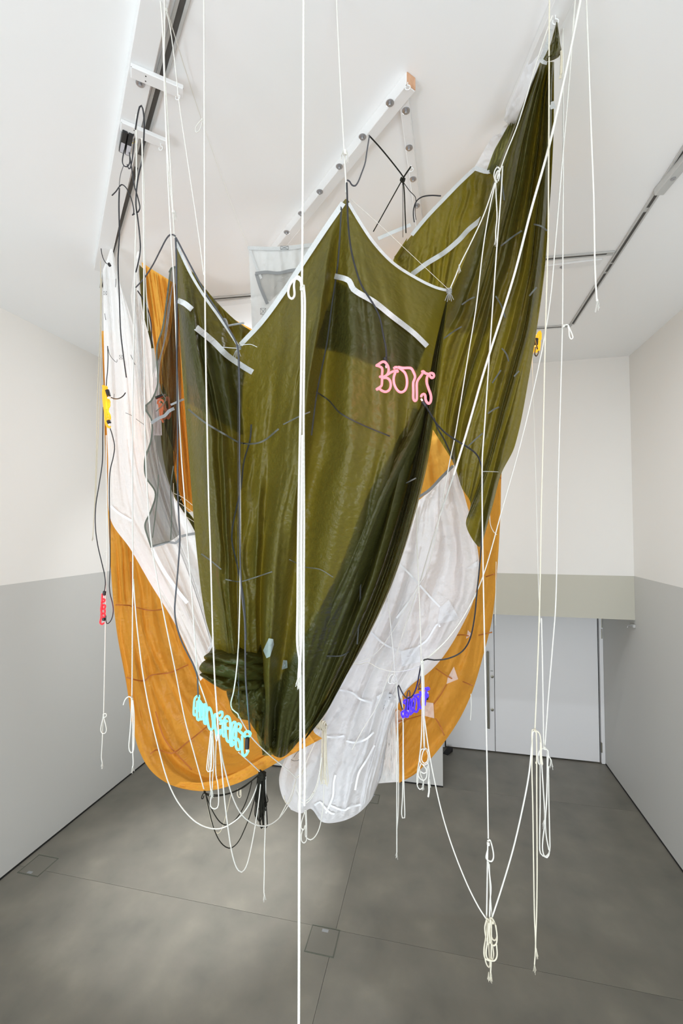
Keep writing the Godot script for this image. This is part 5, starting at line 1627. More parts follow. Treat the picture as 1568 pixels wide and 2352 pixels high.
	# bundle on the white belly
	cord("cord_hank", "cream cord hank knotted high on the white belly with a long tassel of strands", C, 0.0042, [
		[[741, 1668, 741, 1710, 739, 1760, 737, 1802], 3.42],
		[[743, 1668, 744, 1720, 742, 1770, 741, 1800], 3.42],
		[[745, 1668, 747, 1720, 745, 1780, 746, 1801], 3.40],
		[[747, 1668, 749, 1730, 748, 1790, 751, 1806], 3.40],
		[[744, 1668, 745, 1740, 744, 1790], 3.38],
		[[749, 1668, 750, 1740, 753, 1780, 753, 1800, 749, 1803, 746, 1790], 3.40],
		[[740, 1668, 738, 1740, 736, 1790, 739, 1802, 742, 1790], 3.40],
		[[748, 1668, 747, 1760, 750, 1800], 3.38]])
	var hk: Node3D = get_node(NodePath("cord_hank_001"))
	for k in 9:
		var m := Mb.new()
		var t := PackedVector3Array()
		for j in 21:
			var a := TAU * j / 20.0
			t.append(at(728 + k * 2.4 + cos(a) * 3.0, 1662 + sin(a) * (10 + 2 * sin(k * 2.1)) + k * 0.8, 3.4 + cos(a) * 0.04 + 0.01 * sin(k * 3.0)))
		m.tube(t, 0.0042, 6)
		part(m, "coil", C, hk)
	cord("hanging_cord", "white cord looping from the cream hank down to a tied bunch below the white belly", W, 0.0046, [
		[[744, 1800, 742, 1850, 738, 1880, 732, 1905, 722, 1923, 712, 1929, 704, 1924], [3.4, 3.45]],
		[[700, 1860, 702, 1890, 701, 1920, 704, 1924], 3.45],
		[[703, 1860, 704, 1895, 704, 1924], 3.44],
		[[699, 1866, 692, 1890, 692, 1903, 697, 1906, 700, 1896], 3.46],
		[[695, 1903, 692, 1920, 693, 1932, 698, 1936, 703, 1931, 704, 1925], 3.46]],
		[[703, 1921, 3.44, 0.7]])
	cord("hanging_cord", "white cord from the cream hank to a slip knot beside the white belly", W, 0.0042, [
		[[734, 1675, 720, 1712, 704, 1748, 692, 1780, 680, 1787], [3.42, 3.38]],
		[[711, 1668, 703, 1720, 696, 1765, 690, 1790], [3.42, 3.40]],
		[[680, 1787, 686, 1780, 690, 1783, 692, 1810, 690, 1835, 686, 1850, 684, 1860], 3.36],
		[[678, 1788, 680, 1805, 686, 1830, 684, 1855, 689, 1862], 3.36],
		[[680, 1790, 668, 1825, 655, 1852, 640, 1880], [3.36, 3.3]]],
		[[681, 1787, 3.36, 0.8]])
	cord("hanging_cord", "slack white cord bight lying on the white belly under the cream hank", W, 0.004, [
		[[738, 1730, 732, 1780, 722, 1815, 705, 1838, 692, 1832], 3.38],
		[[739, 1740, 730, 1800, 716, 1832, 700, 1846, 690, 1840], 3.38]], [[720, 1822, 3.37, 0.6]])
	cord("hanging_cord", "thin cord loop poking out of the white belly's near edge above the floor", C, 0.004, [
		[[652, 1828, 654, 1840, 659, 1846, 663, 1844], 3.6]])
	# the tall olive side
	cord("hanging_cord", "white cord down the tall olive parachute's slanting edge to a bow and the valley tie", W, 0.0042, [
		[[1268, 36, 1256, 70, 1238, 125, 1190, 282, 1160, 358, 1141, 412], [2.2, 2.5]],
		[[1141, 412, 1143, 396, 1147, 388, 1142, 384, 1136, 392, 1134, 404, 1137, 416], 2.5],
		[[1144, 416, 1147, 402, 1144, 392, 1140, 396, 1137, 408, 1138, 418], 2.49],
		[[1138, 420, 1139, 450, 1141, 500, 1138, 530, 1138, 550], 2.5],
		[[1136, 420, 1110, 495, 1080, 560, 1056, 608, 1046, 634, 1034, 662], [2.5, 2.54]]],
		[[1139, 418, 2.5, 0.9]], [[1138, 546, 2.5], [1054, 608, 2.52]])
	cord("hanging_cord", "white cord from the bow on the tall olive parachute to the star of cords", W, 0.004, [
		[[1137, 422, 1124, 480, 1110, 564, 1093, 706, 1076, 809, 1045, 1000, 1032, 1062, 1006, 1203, 979, 1318, 962, 1345], [2.48, 2.5, 2.52, 2.54, 2.56, 2.62, 2.7, 3.0, 3.4, 3.7]],
		[[962, 1345, 933, 1433, 902, 1524, 868, 1616, 830, 1681, 808, 1722], [3.7, 3.45]]])
	cord("hanging_cord", "long white cord from the olive bow to the looped hank low over the floor", W, 0.0046, [
		[[1154, 382, 1150, 450, 1141, 564, 1129, 733, 1120, 867, 1112, 985, 1107, 1060, 1108, 1240, 1113, 1509, 1118, 1750, 1121, 1926], [2.5, 2.45]],
		[[1121, 1934, 1124, 1928, 1130, 1945, 1133, 1968, 1129, 1978, 1122, 1977, 1116, 1970, 1120, 1950], 2.44],
		[[1120, 1930, 1119, 1980, 1118, 2050, 1117, 2112], 2.44],
		[[1121, 1980, 1124, 2010, 1127, 2040, 1125, 2070, 1124, 2108], 2.43],
		[[1123, 1985, 1125, 2040, 1127, 2080, 1130, 2112], 2.45]],
		[[1121, 1938, 2.43, 0.9]])
	cord("cord_hank", "lowest white cord hank, many loops and a bushy frayed tip above the concrete floor", C, 0.0046, [
		[[1117, 2112, 1113, 2130, 1116, 2155, 1122, 2170, 1124, 2130, 1121, 2112, 1116, 2109], 2.42],
		[[1119, 2115, 1116, 2150, 1111, 2180, 1113, 2200, 1122, 2206, 1129, 2205, 1133, 2195, 1131, 2175, 1126, 2150, 1122, 2118], 2.42],
		[[1124, 2110, 1128, 2108, 1135, 2118, 1140, 2140, 1140, 2155, 1134, 2160, 1128, 2150, 1125, 2120], 2.42],
		[[1126, 2112, 1124, 2140, 1126, 2165, 1132, 2172, 1139, 2168, 1141, 2150, 1138, 2125], 2.40],
		[[1122, 2120, 1118, 2170, 1116, 2185, 1118, 2200, 1126, 2206, 1136, 2206, 1141, 2195, 1140, 2170], 2.40],
		[[1120, 2120, 1113, 2170, 1113, 2195, 1116, 2212, 1122, 2222, 1125, 2218, 1123, 2190, 1121, 2130], 2.44],
		[[1128, 2120, 1128, 2170, 1127, 2220, 1126, 2234], 2.41]],
		[[1126, 2116, 2.42, 1.1], [1131, 2118, 2.42, 0.8]], [[1125, 2232, 2.41], [1122, 2233, 2.41], [1127, 2231, 2.41]])
	cord("hanging_cord", "white cord curving slackly from the bundle by the blue sign to the lowest hank", W, 0.0046, [
		[[973, 1640, 984, 1720, 999, 1800, 1018, 1880, 1042, 1955, 1072, 2030, 1098, 2082, 1116, 2110], [2.9, 2.43]]])
	cord("hanging_cord", "white cord rising from the lowest hank to the knot before the wide door", W, 0.005, [
		[[1128, 2112, 1150, 2045, 1178, 1950, 1200, 1855, 1214, 1780, 1221, 1712, 1223, 1682, 1229, 1676], [2.43, 2.4]]])
	# diagonals
	cord("hanging_cord", "thick flat white cord slanting across the tall olive parachute from the ceiling", W, 0.0072, [
		[[1345, -60, 1333, 0, 1300, 160, 1262, 330, 1220, 480, 1178, 640, 1112, 850, 1075, 980, 1042, 1090], [2.1, 2.5], 0.0062],
		[[1042, 1090, 1005, 1200, 965, 1335], [2.5, 3.7], 0.005]])
	cord("hanging_cord", "white cord slanting from the ceiling past the small yellow sign to the cord bundle", W, 0.0042, [
		[[1330, -50, 1321, 0, 1308, 170, 1291, 370, 1275, 560, 1263, 690, 1243, 810, 1200, 1000, 1150, 1180, 1110, 1320, 1074, 1400, 1030, 1465, 990, 1503, 968, 1518], [2.15, 3.0]]])
	cord("hanging_cord", "slack white cord on the orange edge curving up to the slanting cord", W, 0.004, [
		[[1124, 1180, 1126, 1205, 1133, 1221, 1140, 1228], [3.9, 3.6]]])
	cord("hanging_cord", "white cord close along the tall olive edge, hanging to the upper knot before the door", C, 0.0042, [
		[[1262, -60, 1261, 60, 1260, 300, 1258, 560, 1254, 690, 1250, 850, 1246, 1040, 1243, 1150, 1240, 1330, 1236, 1480, 1228, 1676], [2.15, 2.4]],
		[[1228, 1676, 1223, 1674, 1221, 1684, 1222, 1720, 1221, 1760, 1223, 1850, 1225, 1990, 1227, 2110, 1229, 2150, 1230, 2185], 2.4],
		[[1231, 1680, 1232, 1720, 1232, 1800, 1233, 1990, 1232, 2090, 1230, 2150], 2.4],
		[[1230, 2150, 1229, 2185, 1227, 2215], 2.4],
		[[1230, 1678, 1238, 1684, 1242, 1705, 1243, 1735, 1245, 1752, 1246, 1756, 1243, 1756, 1241, 1735, 1241, 1705], 2.38]],
		[[1229, 1678, 2.39, 0.9], [1231, 1752, 2.4, 0.6]], [[1227, 2214, 2.4], [1231, 2178, 2.4]])
	cord("hanging_cord", "thin white cord dropping past the yellow sign to the same knots before the door", W, 0.003, [
		[[1221, 800, 1224, 900, 1230, 1100, 1236, 1340, 1240, 1430], [3.4, 3.2]]])
	cord("hanging_cord", "white cord with a hanging loop near the ceiling track, running down to the lower knot", W, 0.0042, [
		[[1291, -60, 1292, 60, 1293, 350, 1292, 600, 1291, 748, 1287, 900, 1281, 1120, 1276, 1380, 1268, 1490, 1259, 1600, 1251, 1712], [2.4, 2.5]],
		[[1292, 752, 1297, 747, 1303, 746, 1308, 756, 1314, 770, 1315, 776, 1311, 779, 1307, 772, 1306, 758, 1304, 750], 2.42],
		[[1243, 1420, 1246, 1560, 1248, 1716], [2.6, 2.5]]],
		[[1294, 749, 2.42, 0.8]])
	cord("cord_hank", "white cord knot with long hanging loops in front of the wide door's lower edge", W, 0.0042, [
		[[1249, 1718, 1241, 1722, 1236, 1730, 1236, 1752, 1239, 1756, 1240, 1740, 1239, 1728], 2.5],
		[[1250, 1718, 1256, 1722, 1258, 1734, 1263, 1742, 1265, 1748], 2.48],
		[[1240, 1735, 1240, 1850, 1239, 1950, 1242, 1962, 1250, 1967, 1258, 1964, 1262, 1952, 1262, 1925, 1260, 1840, 1259, 1760], 2.5],
		[[1256, 1724, 1256, 1790, 1255, 1840, 1252, 1885, 1254, 1920, 1260, 1952], 2.49],
		[[1243, 1745, 1247, 1810, 1250, 1860, 1250, 1895, 1246, 1930, 1246, 1955, 1252, 1970, 1258, 1968, 1261, 1958], 2.47],
		[[1252, 1719, 1258, 1724, 1257, 1760, 1254, 1850, 1251, 1885], 2.46]],
		[[1250, 1718, 2.48, 1.0]], [[1249, 1884, 2.47], [1265, 1744, 2.48]])
	cord("hanging_cord", "short free white cord hanging over the long ceiling track, frayed at its end", W, 0.005, [
		[[1344, -60, 1346, 0, 1352, 160, 1357, 300, 1363, 460, 1366, 620, 1370, 692], 2.2]], [[1371, 690, 2.2, 0.5]], [[1371, 692, 2.2], [1372, 688, 2.2]])
	cord("hanging_cord", "thin cord stub ending in a wisp beside the orange edge, above the narrow door", W, 0.003, [
		[[1139, 1290, 1138, 1360, 1137, 1425], 4.0]], [], [[1137, 1424, 4.0]])
	cord("hanging_cord", "tiny cord stub with a sealed tip hanging below the orange edge against the narrow door", W, 0.0045, [
		[[1081, 1594, 1082, 1625, 1080, 1652], 4.0]], [[1080, 1654, 4.0, 0.5]])
	# around the star and the blue sign
	cord("hanging_cord", "white cord hanging through the star of cords to the bundle above the blue sign", W, 0.0044, [
		[[966, 1045, 960, 1130, 957, 1240, 961, 1338, 965, 1440, 967, 1520, 968, 1560], [3.5, 3.0]],
		[[954, 1142, 958, 1250, 962, 1337], [3.6, 3.6], 0.003]], [[962, 1337, 3.55, 0.6]])
	cord("cord_hank", "white cord bundle before the blue sign, doubled strands over a looped hank and cut tail", W, 0.0042, [
		[[966, 1516, 968, 1560, 969, 1640, 966, 1710, 963, 1738, 962, 1745], 2.9],
		[[970, 1516, 971, 1580, 972, 1640, 973, 1700, 974, 1722], 2.88],
		[[972, 1518, 974, 1600, 974, 1680, 975, 1722], 2.9],
		[[967, 1518, 969, 1600, 968, 1680, 965, 1730, 961, 1760, 959, 1800], 2.88],
		[[973, 1720, 967, 1722, 964, 1740, 966, 1752, 974, 1757, 982, 1752, 986, 1738, 983, 1724, 976, 1718], 2.86],
		[[974, 1720, 970, 1730, 968, 1745, 974, 1753, 981, 1748, 983, 1735, 980, 1724], 2.84],
		[[963, 1745, 958, 1775, 958, 1804, 964, 1813, 971, 1808, 972, 1795, 966, 1780, 963, 1765], 2.87],
		[[966, 1755, 960, 1776, 964, 1788, 973, 1792, 979, 1785, 981, 1760], 2.85],
		[[970, 1756, 978, 1766, 978, 1774, 972, 1776, 966, 1772], 2.86],
		[[982, 1750, 985, 1770, 983, 1800], 2.84],
		[[984, 1795, 985, 1815, 983, 1830], 2.84, 0.006]],
		[[968, 1520, 2.88, 0.9], [975, 1720, 2.87, 0.8]], [[986, 1790, 2.84], [971, 1798, 2.86]])
	cord("hanging_cord", "white cord tied in a double bow on the white cloth, long frayed tail", W, 0.0052, [
		[[888, 1345, 896, 1430, 904, 1510, 906, 1545], 3.45],
		[[906, 1548, 900, 1549, 893, 1558, 892, 1568, 898, 1570, 904, 1560, 906, 1550], 3.44],
		[[907, 1548, 902, 1556, 899, 1566, 904, 1570, 911, 1566, 911, 1558, 908, 1550], 3.43],
		[[906, 1548, 911, 1560, 912, 1580, 912, 1650, 911, 1800, 911, 1900, 911, 1958], 3.4],
		[[910, 1570, 914, 1700, 915, 1800, 914, 1870, 911, 1905], 3.42],
		[[922, 1596, 925, 1640, 925, 1760, 924, 1830, 922, 1870, 925, 1881, 929, 1878, 928, 1830, 926, 1740, 926, 1660], 3.4]],
		[[906, 1546, 3.43, 0.7]], [[911, 1956, 3.4]])
	cord("hanging_cord", "thin white cord sagging across the white cloth from the olive edge to the bundle", W, 0.003, [
		[[800, 1523, 825, 1526, 845, 1522, 870, 1535, 905, 1543, 940, 1538, 968, 1528], [3.55, 3.0]],
		[[806, 1527, 855, 1507, 898, 1456, 930, 1400, 960, 1345], [3.5, 3.68], 0.0025],
		[[960, 1348, 935, 1420, 915, 1490, 905, 1540], [3.68, 3.45], 0.0025]])
	cord("hanging_cord", "white cord edging the white cloth from the orange patch up to the slanting cord", W, 0.004, [
		[[968, 1522, 1000, 1498, 1040, 1452, 1068, 1410, 1092, 1368], [3.0, 3.9]]])
	cord("hanging_cord", "group of short cream cords tying the dark lining behind the gauze", C, 0.003, [
		[[397, 1132, 420, 1143, 445, 1163], 3.95],
		[[397, 1146, 415, 1157, 447, 1180], 3.95],
		[[405, 1170, 425, 1185, 449, 1201], 3.95],
		[[398, 1110, 399, 1150], 3.95],
		[[414, 1168, 420, 1180, 426, 1176], 3.95]],
		[[397, 1132, 3.94, 0.7], [398, 1147, 3.94, 0.7], [415, 1148, 3.94, 0.7], [421, 1162, 3.94, 0.8], [414, 1168, 3.94, 0.8]])
	cord("hanging_cord", "hair-thin white line from the front olive peak to the valley tie by the tall parachute", W, 0.0012, [
		[[804, 456, 870, 515, 950, 590, 1031, 666], [2.22, 2.5]]], [], [], "", "thread")
	cord("tie_strap", "white strap tying the olive valley hem toward the far white corner sheet", M.white_webbing, 0.006, [
		[[519, 749, 545, 744, 560, 742], 2.6], [[510, 735, 517, 733, 522, 745], 2.6]], [], [], "", "strap")

func cable(label: String, p: Array, d: Variant, r := 0.0042, mt: Material = null, extra := []) -> void:
	var s := [[p, d]]
	for e in extra:
		s.append(e)
	cord("power_cable", label, mt if mt else M.black_rubber, r, s, [], [], "", "cable")

func cables() -> void:
	cable("black cable along the olive parachute's outer edge, past the gauze to the cyan sign", [403, 546, 405, 600, 406, 720, 406, 830, 408, 1000, 408, 1120, 411, 1200, 413, 1235, 409, 1300, 403, 1370, 401, 1400, 404, 1430, 415, 1468, 430, 1500, 443, 1525, 453, 1553, 454, 1575, 455, 1600], [2.36, 2.6], 0.0046, M.grey_rubber)
	cable("grey cable arching over the lower olive peak from the orange triangle", [312, 660, 330, 640, 350, 610, 368, 575, 383, 547, 393, 538, 402, 542], [2.9, 2.36], 0.0042, M.grey_rubber)
	cable("grey cable along the lower olive peak's white hem, then down to the cyan end cap", [404, 546, 440, 615, 469, 668, 500, 715, 525, 755, 545, 795, 549, 850, 550, 1000, 550, 1200, 554, 1350, 562, 1430, 563, 1500, 564, 1560, 568, 1610, 572, 1660, 575, 1690], [2.36, 2.42], 0.0046, M.grey_rubber)
	cable("black cable from the taller olive peak down to the pink sign's first letter", [796, 420, 797, 450, 799, 510, 804, 560, 812, 600, 830, 655, 858, 700, 872, 730, 880, 770, 886, 800, 887, 828], [2.2, 2.2], 0.0046)
	cable("pale grey cable drooping from the bare ended timber to the taller olive peak", [848, 312, 842, 350, 838, 375, 830, 398, 822, 418, 815, 427, 808, 425, 802, 416, 797, 414], [2.45, 2.22], 0.0038, M.grey_rubber)
	cable("black cable from the pink sign's tail past the orange gap, looping to the blue sign", [973, 925, 985, 945, 1000, 970, 1020, 992, 1045, 1010, 1075, 1028, 1095, 1045, 1105, 1070, 1108, 1100, 1107, 1160, 1106, 1230, 1102, 1290, 1095, 1360, 1089, 1420, 1078, 1470, 1060, 1497, 1030, 1512, 1000, 1516, 978, 1514, 969, 1520, 963, 1545, 957, 1575, 948, 1597, 938, 1604, 928, 1598, 918, 1580, 914, 1572, 914, 1585, 918, 1610, 924, 1630], [2.15, 2.25, 2.35, 2.42, 2.45, 2.5, 2.55, 2.6, 2.65, 2.7, 2.75, 2.8, 2.85, 2.9, 2.95, 3.0, 3.0, 3.0, 2.95, 2.92, 2.95, 3.0, 3.05, 3.08, 3.1, 3.12, 3.15, 3.15, 3.15, 3.15], 0.0048)
	cable("dark cable end hanging over the blue sign's upper hook", [966, 1553, 964, 1570, 961, 1575, 962, 1582, 959, 1584, 970, 1580], 3.1, 0.0035)
	cable("short black wire loop above the blue sign's second letter", [932, 1632, 934, 1600, 937, 1587, 940, 1586, 941, 1598, 938, 1620], 3.1, 0.0035)
	cable("long black cable hanging from the bracketed timber across the sheer white cloth", [274, 432, 273, 470, 274, 540, 271, 600, 274, 680, 277, 760, 283, 815, 290, 867], [2.9, 3.6], 0.0046)
	cable("black cable loop hooked high on the timber, passing the bracket boards to the orange triangle", [311, 297, 316, 265, 322, 242, 327, 246, 331, 280, 330, 320, 327, 365, 319, 398, 314, 430, 312, 470, 316, 500, 321, 545, 322, 575, 317, 605, 312, 625], [2.5, 2.52, 2.5, 2.5, 2.5, 2.52, 2.55, 2.6, 2.64, 2.7, 2.75, 2.8, 2.85, 2.9], 0.0042)
	cable("black cable loop dropping from the transformer and back behind the ceiling track cord", [298, 360, 304, 398, 309, 430, 313, 442, 318, 460, 321, 478, 316, 488, 313, 488], [2.55, 2.7], 0.0038)
	cable("black lead arched over the outer white peak with a bent tip near the ceiling track", [257, 449, 266, 440, 273, 430, 280, 424, 290, 432, 300, 453, 306, 475, 307, 490, 304, 494, 309, 491], [2.9, 2.8], 0.0036)
	cable("thin dark lead from the transformer down the timber to the arched lead", [283, 382, 277, 400, 274, 422, 273, 440], [2.55, 2.9], 0.002, M.grey_rubber)
	cable("black leads looped round the transformer's labelled ends", [285, 345, 281, 370, 284, 380, 291, 383, 297, 376, 298, 362, 297, 350], 2.42, 0.003, null, [[[309, 318, 306, 345, 303, 370, 299, 386, 296, 388, 292, 378], 2.42]])
	cable("black cable dipping from the yellow sign's cap over the sheer white cloth", [255, 913, 264, 916, 274, 915, 283, 909, 288, 902], 3.6, 0.0046)
	cable("thin black wire holding the yellow sign by the sheer white cloth", [247, 795, 248, 820, 247, 850, 245, 870, 244, 886], 3.7, 0.0036, null, [[[248, 800, 252, 815, 262, 828, 268, 832, 269, 826], 3.75, 0.002]])
	cable("black wire from the yellow sign's foot down beside the sheer white cloth", [253, 984, 258, 1000, 263, 1025, 260, 1050, 253, 1080, 251, 1120, 252, 1200, 253, 1290, 251, 1346], 3.8, 0.0042)
	cable("black wire bowed along the wall from the yellow sign to the red sign's top", [237, 935, 236, 1000, 235, 1060, 228, 1110, 220, 1160, 219, 1210, 224, 1250, 233, 1290, 240, 1320, 242, 1340, 240, 1358], 3.8, 0.0042)
	cable("black wire loop from the orange edge round under the red sign", [251, 1346, 253, 1365, 258, 1385, 260, 1402, 257, 1420, 250, 1431, 245, 1432, 243, 1425, 243, 1414], 3.8, 0.0042)
	cable("black wire holding the small yellow sign by the tall olive parachute", [1222, 750, 1226, 768, 1229, 782, 1232, 795, 1234, 802], [3.2, 3.3], 0.0048, null, [[[1229, 797, 1228, 808, 1228, 814, 1231, 818, 1235, 812, 1236, 806], 3.3]])
	cable("crossed black cords hung from the bare ended timber in front of the ceiling", [847, 311, 870, 336, 895, 366, 920, 398, 928, 410], [2.5, 2.75], 0.004, M.black_cord, [
		[[943, 383, 930, 402, 924, 412], 2.75, 0.005], [[924, 412, 900, 455, 875, 500, 857, 532], [2.75, 2.85], 0.0034], [[925, 412, 928, 440, 930, 490, 932, 535], [2.75, 2.9], 0.004], [[924, 415, 925, 470, 925, 545], [2.76, 2.95], 0.0018], [[927, 420, 940, 438, 953, 452, 955, 462], [2.76, 2.9], 0.0022], [[922, 408, 920, 414, 926, 418, 929, 410], 2.74, 0.006]])
	cable("black cable bending over the far olive panel's hem near the crossed cords", [1012, 450, 990, 449, 970, 452, 957, 461, 950, 478, 949, 495, 951, 510], [3.0, 2.95], 0.0042, null, [[[954, 464, 953, 490, 955, 505], 2.96, 0.0022]])
	cable("short black cable with a square connector on the outermost white corner", [232, 571, 234, 584, 239, 598, 245, 606], 3.9, 0.0036)
	var k := Mb.new()
	var kp := at(251, 608, 3.88)
	k.box(kp, Vector3(0.022, 0.03, 0.02), 0.003, Basis(Vector3.BACK, 0.5))
	single(k, "connector", M.black_plastic, kp, "small black connector block at the tip of the short cable on the white corner", "connector")
	cable("thin grey tie wires fixing the cable at the olive valley", [508, 797, 530, 799, 548, 800], 2.5, 0.002, M.clear_tie, [[[552, 793, 575, 791, 590, 797], 2.5], [[1107, 1083, 1125, 1083, 1147, 1084], [2.5, 3.0]]])
	cable("dark seam cord hanging free beside the orange upper triangle", [316, 668, 330, 690, 340, 712, 347, 745, 348, 790], [2.95, 3.3], 0.004)

func neon(called: String, label: String, glow: Material, color: Color, power: float, letters: Array, r: float, caps: Array, centre: Vector3) -> Node3D:
	var low := Vector3(0, 1e9, 0)
	var ps := []
	for s in letters:
		var p := path3(s[0], s[1], 3.0)
		ps.append(p)
		for v in p:
			if v.y < low.y:
				low = v
	var o := thing(called, low, label, "neon sign", "neon words among the parachutes")
	for p in ps:
		var m := Mb.new()
		m.tube(p, r, 10)
		part(m, "neon_tube", glow, o)
	for c in caps:
		var a := at(c[0], c[1], c[4])
		var b := at(c[2], c[3], c[5] if c.size() > 5 else c[4])
		var m := Mb.new()
		m.tube(PackedVector3Array([a, a.lerp(b, 0.1), a.lerp(b, 0.9), b]), r * 1.7, 12)
		part(m, "end_cap", M.black_plastic, o)
		var e := Mb.new()
		e.tube(PackedVector3Array([b, b + (b - a).normalized() * r * 2.4]), r * 0.8, 8)
		part(e, "electrode", M.clear_tie, o)
	var l := OmniLight3D.new()
	l.name = "neon_light"
	l.light_color = color
	l.light_energy = power
	l.light_size = 0.06
	l.omni_range = 12.0
	l.omni_attenuation = 2.0
	l.shadow_enabled = true
	o.add_child(l)
	l.position = centre - o.position
	return o

func neons() -> void:
	neon("neon_sign", "pink neon word BOYS glowing in front of the olive parachute", M.pink_neon, Color(1.0, 0.35, 0.42), 0.08, [
		[[866, 838, 864, 840, 870, 836, 878, 831, 884, 832, 891, 842, 892, 852, 888, 861, 879, 866, 871, 865], 2.1],
		[[863, 839, 872, 842, 877, 846, 877, 862, 876, 885, 871, 890, 866, 893, 864, 895], 2.1],
		[[864, 895, 871, 893, 876, 897, 885, 900, 893, 896, 897, 886, 895, 874, 888, 868, 880, 868], 2.1],
		[[889, 861, 898, 855, 906, 852, 912, 851, 913, 855], 2.1],
		[[908, 854, 904, 866, 904, 878, 908, 890, 915, 899, 922, 901, 930, 896, 934, 885, 934, 870, 930, 857, 922, 849, 914, 844, 905, 844, 906, 847], 2.09],
		[[914, 843, 925, 845, 940, 845, 945, 847, 950, 856, 953, 865, 951, 873, 949, 878, 949, 900, 949, 915, 952, 921, 956, 919, 957, 910, 957, 880, 960, 872, 966, 864, 972, 855], 2.08],
		[[968, 854, 972, 853, 976, 857, 984, 860, 991, 868, 996, 865, 995, 859, 990, 857, 984, 860, 980, 868, 980, 880, 984, 893, 989, 908, 989, 921, 985, 927, 980, 924, 977, 917, 976, 908, 973, 905, 968, 908, 967, 912], 2.07]], 0.0062,
		[[884, 822, 886, 838, 2.12], [978, 932, 971, 922, 2.08]], at(925, 870, 2.04))
	neon("neon_sign", "cyan neon lettering seen almost edge on, hanging before the orange bowl", M.cyan_neon, Color(0.35, 1.0, 0.94), 0.05, [
		[[457, 1603, 457, 1598, 451, 1600, 447, 1606, 445, 1625, 445, 1641, 449, 1643, 454, 1630, 456, 1612, 457, 1604], [2.62, 2.60]],
		[[448, 1627, 452, 1626, 456, 1622], 2.6],
		[[453, 1610, 452, 1630, 453, 1652, 457, 1654, 462, 1640, 463, 1620, 459, 1610, 455, 1608], [2.6, 2.57]],
		[[459, 1613, 459, 1640, 461, 1652, 466, 1650, 467, 1632, 464, 1616], [2.58, 2.55]],
		[[469, 1617, 468, 1640, 469, 1660, 472, 1663, 474, 1650, 474, 1630, 472, 1619, 469, 1617], [2.55, 2.52]],
		[[478, 1626, 475, 1640, 477, 1660, 480, 1672, 484, 1676, 488, 1674, 489, 1660, 487, 1645, 484, 1631, 480, 1625, 478, 1626], [2.52, 2.48]],
		[[493, 1640, 493, 1660, 496, 1680, 501, 1690, 505, 1686, 506, 1676], [2.48, 2.44]],
		[[493, 1641, 498, 1641, 500, 1648, 504, 1650, 510, 1645, 510, 1636, 506, 1635, 502, 1639], [2.47, 2.44]],
		[[504, 1654, 512, 1656, 522, 1656, 513, 1660, 504, 1662], [2.44, 2.42]],
		[[512, 1660, 511, 1680, 513, 1691, 517, 1690, 518, 1675], [2.43, 2.41]],
		[[517, 1662, 515, 1656, 517, 1648, 522, 1645, 527, 1650, 529, 1665, 528, 1690, 530, 1712, 534, 1712, 538, 1704], [2.42, 2.37]],
		[[517, 1658, 518, 1680, 521, 1700, 525, 1704, 528, 1700], [2.41, 2.39]],
		[[519, 1671, 523, 1673, 527, 1673], 2.4],
		[[533, 1660, 531, 1680, 533, 1705, 536, 1712], [2.38, 2.36]],
		[[534, 1661, 538, 1658, 541, 1662, 536, 1680, 535, 1692, 541, 1698], [2.37, 2.35]],
		[[543, 1664, 542, 1690, 542, 1715, 546, 1722, 551, 1720, 551, 1710, 548, 1700, 545, 1697], [2.35, 2.32]],
		[[543, 1665, 548, 1662, 553, 1667, 551, 1674, 547, 1676, 555, 1684, 564, 1692, 572, 1691, 575, 1685, 570, 1680, 563, 1682, 562, 1688], [2.34, 2.28]],
		[[556, 1690, 556, 1710, 557, 1732, 561, 1736, 566, 1732, 570, 1724], [2.31, 2.28]]], 0.0068,
		[[568, 1695, 567, 1719, 2.28]], at(510, 1670, 2.38))
	neon("neon_sign", "deep blue neon lettering in front of the orange cloth, crossed by white cords", M.blue_neon, Color(0.15, 0.1, 1.0), 0.03, [
		[[929, 1608, 927, 1614, 933, 1616, 933, 1608, 928, 1608], [3.15, 3.14]],
		[[934, 1605, 932, 1625, 929, 1640, 926, 1648, 924, 1646, 922, 1640, 923, 1635, 928, 1633, 932, 1628], [3.15, 3.13]],
		[[932, 1634, 937, 1640, 936, 1646, 932, 1646, 931, 1638], 3.13],
		[[937, 1603, 941, 1603, 941, 1625, 941, 1641, 945, 1638, 950, 1633], [3.12, 3.10]],
		[[935, 1605, 936, 1618, 934, 1630], 3.12],
		[[946, 1612, 948, 1605, 952, 1605, 953, 1612, 951, 1625, 951, 1632, 956, 1635, 960, 1628, 960, 1612, 957, 1602, 950, 1599, 958, 1596, 964, 1595], [3.10, 3.06]],
		[[946, 1612, 945, 1622, 947, 1633, 951, 1632], 3.08],
		[[963, 1590, 966, 1590, 963, 1605, 963, 1618, 966, 1628], [3.06, 3.04]],
		[[972, 1583, 978, 1581, 984, 1580, 985, 1583, 980, 1585, 977, 1600, 975, 1620], [3.02, 3.0]],
		[[977, 1597, 982, 1596, 981, 1600, 976, 1603], 3.01]], 0.0072,
		[[935, 1617, 937, 1629, 3.14], [979, 1606, 981, 1596, 3.03], [946, 1612, 945, 1622, 3.11]], at(952, 1610, 2.98))
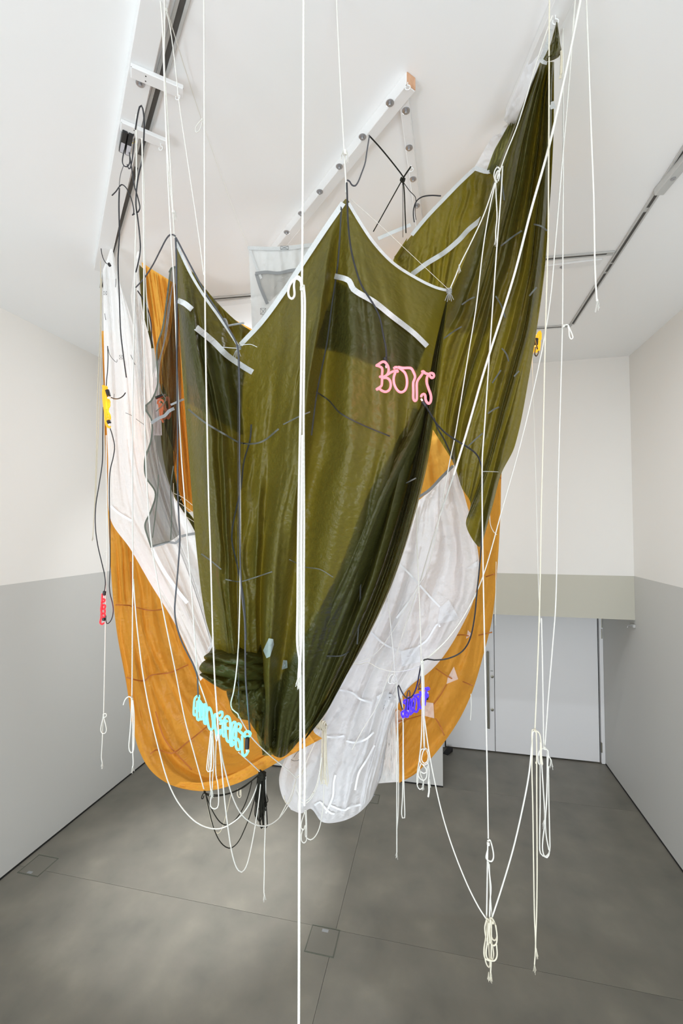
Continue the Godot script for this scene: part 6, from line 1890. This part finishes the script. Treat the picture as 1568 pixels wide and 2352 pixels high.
	neon("neon_sign", "orange red neon letters glowing behind the dark gauze", M.orange_neon, Color(1.0, 0.28, 0.12), 0.05, [
		[[362, 926, 364, 920, 369, 918, 375, 922, 378, 932, 380, 938, 383, 944, 381, 950], 3.3],
		[[361, 926, 366, 928, 369, 945, 368, 965, 370, 955, 374, 940, 372, 932, 369, 927], 3.3],
		[[365, 929, 368, 950, 370, 958, 372, 960, 373, 945, 371, 935], 3.28],
		[[373, 942, 379, 940, 382, 948, 383, 956, 379, 961, 373, 963, 375, 970], 3.28],
		[[381, 920, 382, 913, 386, 913, 388, 925, 390, 936, 388, 942, 391, 948, 389, 958, 385, 962], 3.28]], 0.0075,
		[[358, 914, 374, 908, 3.36]], at(374, 940, 3.4))
	neon("neon_sign", "tall yellow neon letters edge on, hung beside the outer sheer white cloth", M.yellow_neon, Color(1.0, 0.66, 0.1), 0.04, [
		[[236, 886, 238, 888, 237, 900, 238, 920, 241, 945, 243, 968, 246, 978, 251, 982, 253, 979], 3.66],
		[[238, 887, 242, 889, 245, 889, 243, 900, 240, 910, 242, 922, 248, 918, 251, 923, 249, 930, 243, 934], 3.64],
		[[240, 890, 239, 905, 241, 930, 244, 950, 247, 960], 3.62],
		[[244, 920, 250, 926, 250, 934, 244, 940, 246, 948, 251, 953, 252, 960, 249, 967, 244, 968], 3.62],
		[[243, 905, 244, 925, 245, 940], 3.60],
		[[248, 938, 247, 945, 252, 955, 251, 964, 246, 964], 3.61]], 0.0095,
		[[246, 896, 250, 910, 3.6], [249, 966, 251, 972, 3.6]], at(246, 930, 3.55))
	neon("neon_sign", "small yellow neon letters half hidden by the tall olive parachute", M.yellow_neon, Color(1.0, 0.7, 0.1), 0.03, [
		[[1241, 762, 1237, 764, 1234, 772, 1236, 782, 1240, 780, 1241, 765], 3.34],
		[[1228, 772, 1231, 772, 1228, 785, 1226, 800, 1229, 808, 1233, 806, 1236, 790, 1237, 780], 3.36],
		[[1219, 783, 1221, 780, 1217, 795, 1214, 812, 1217, 815, 1222, 810, 1222, 795, 1222, 785], 3.38],
		[[1239, 785, 1238, 796, 1237, 805], 3.36]], 0.0095,
		[[1231, 778, 1230, 792, 3.32]], at(1232, 790, 3.25))
	neon("neon_sign", "small red neon word turned edge on, hanging by the orange parachute's outer edge", M.red_neon, Color(1.0, 0.1, 0.12), 0.035, [
		[[235, 1364, 234, 1378, 233, 1400, 232, 1420, 230, 1430, 234, 1434, 239, 1430], 3.8],
		[[236, 1376, 240, 1377, 239, 1382, 236, 1382], 3.8],
		[[233, 1390, 234, 1384, 232, 1400, 234, 1410], 3.78],
		[[235, 1390, 241, 1390, 240, 1398, 235, 1398, 235, 1391], 3.8],
		[[235, 1399, 240, 1400, 240, 1408, 235, 1409], 3.79],
		[[234, 1410, 240, 1410, 240, 1416, 235, 1418, 233, 1412], 3.8]], 0.0078,
		[[240, 1358, 239, 1367, 3.8], [239, 1419, 238, 1425, 3.8]], at(240, 1400, 3.7))

func _ready() -> void:
	view_and_light()
	materials()
	room()
	parachutes()
	neons()
	cords()
	cables()
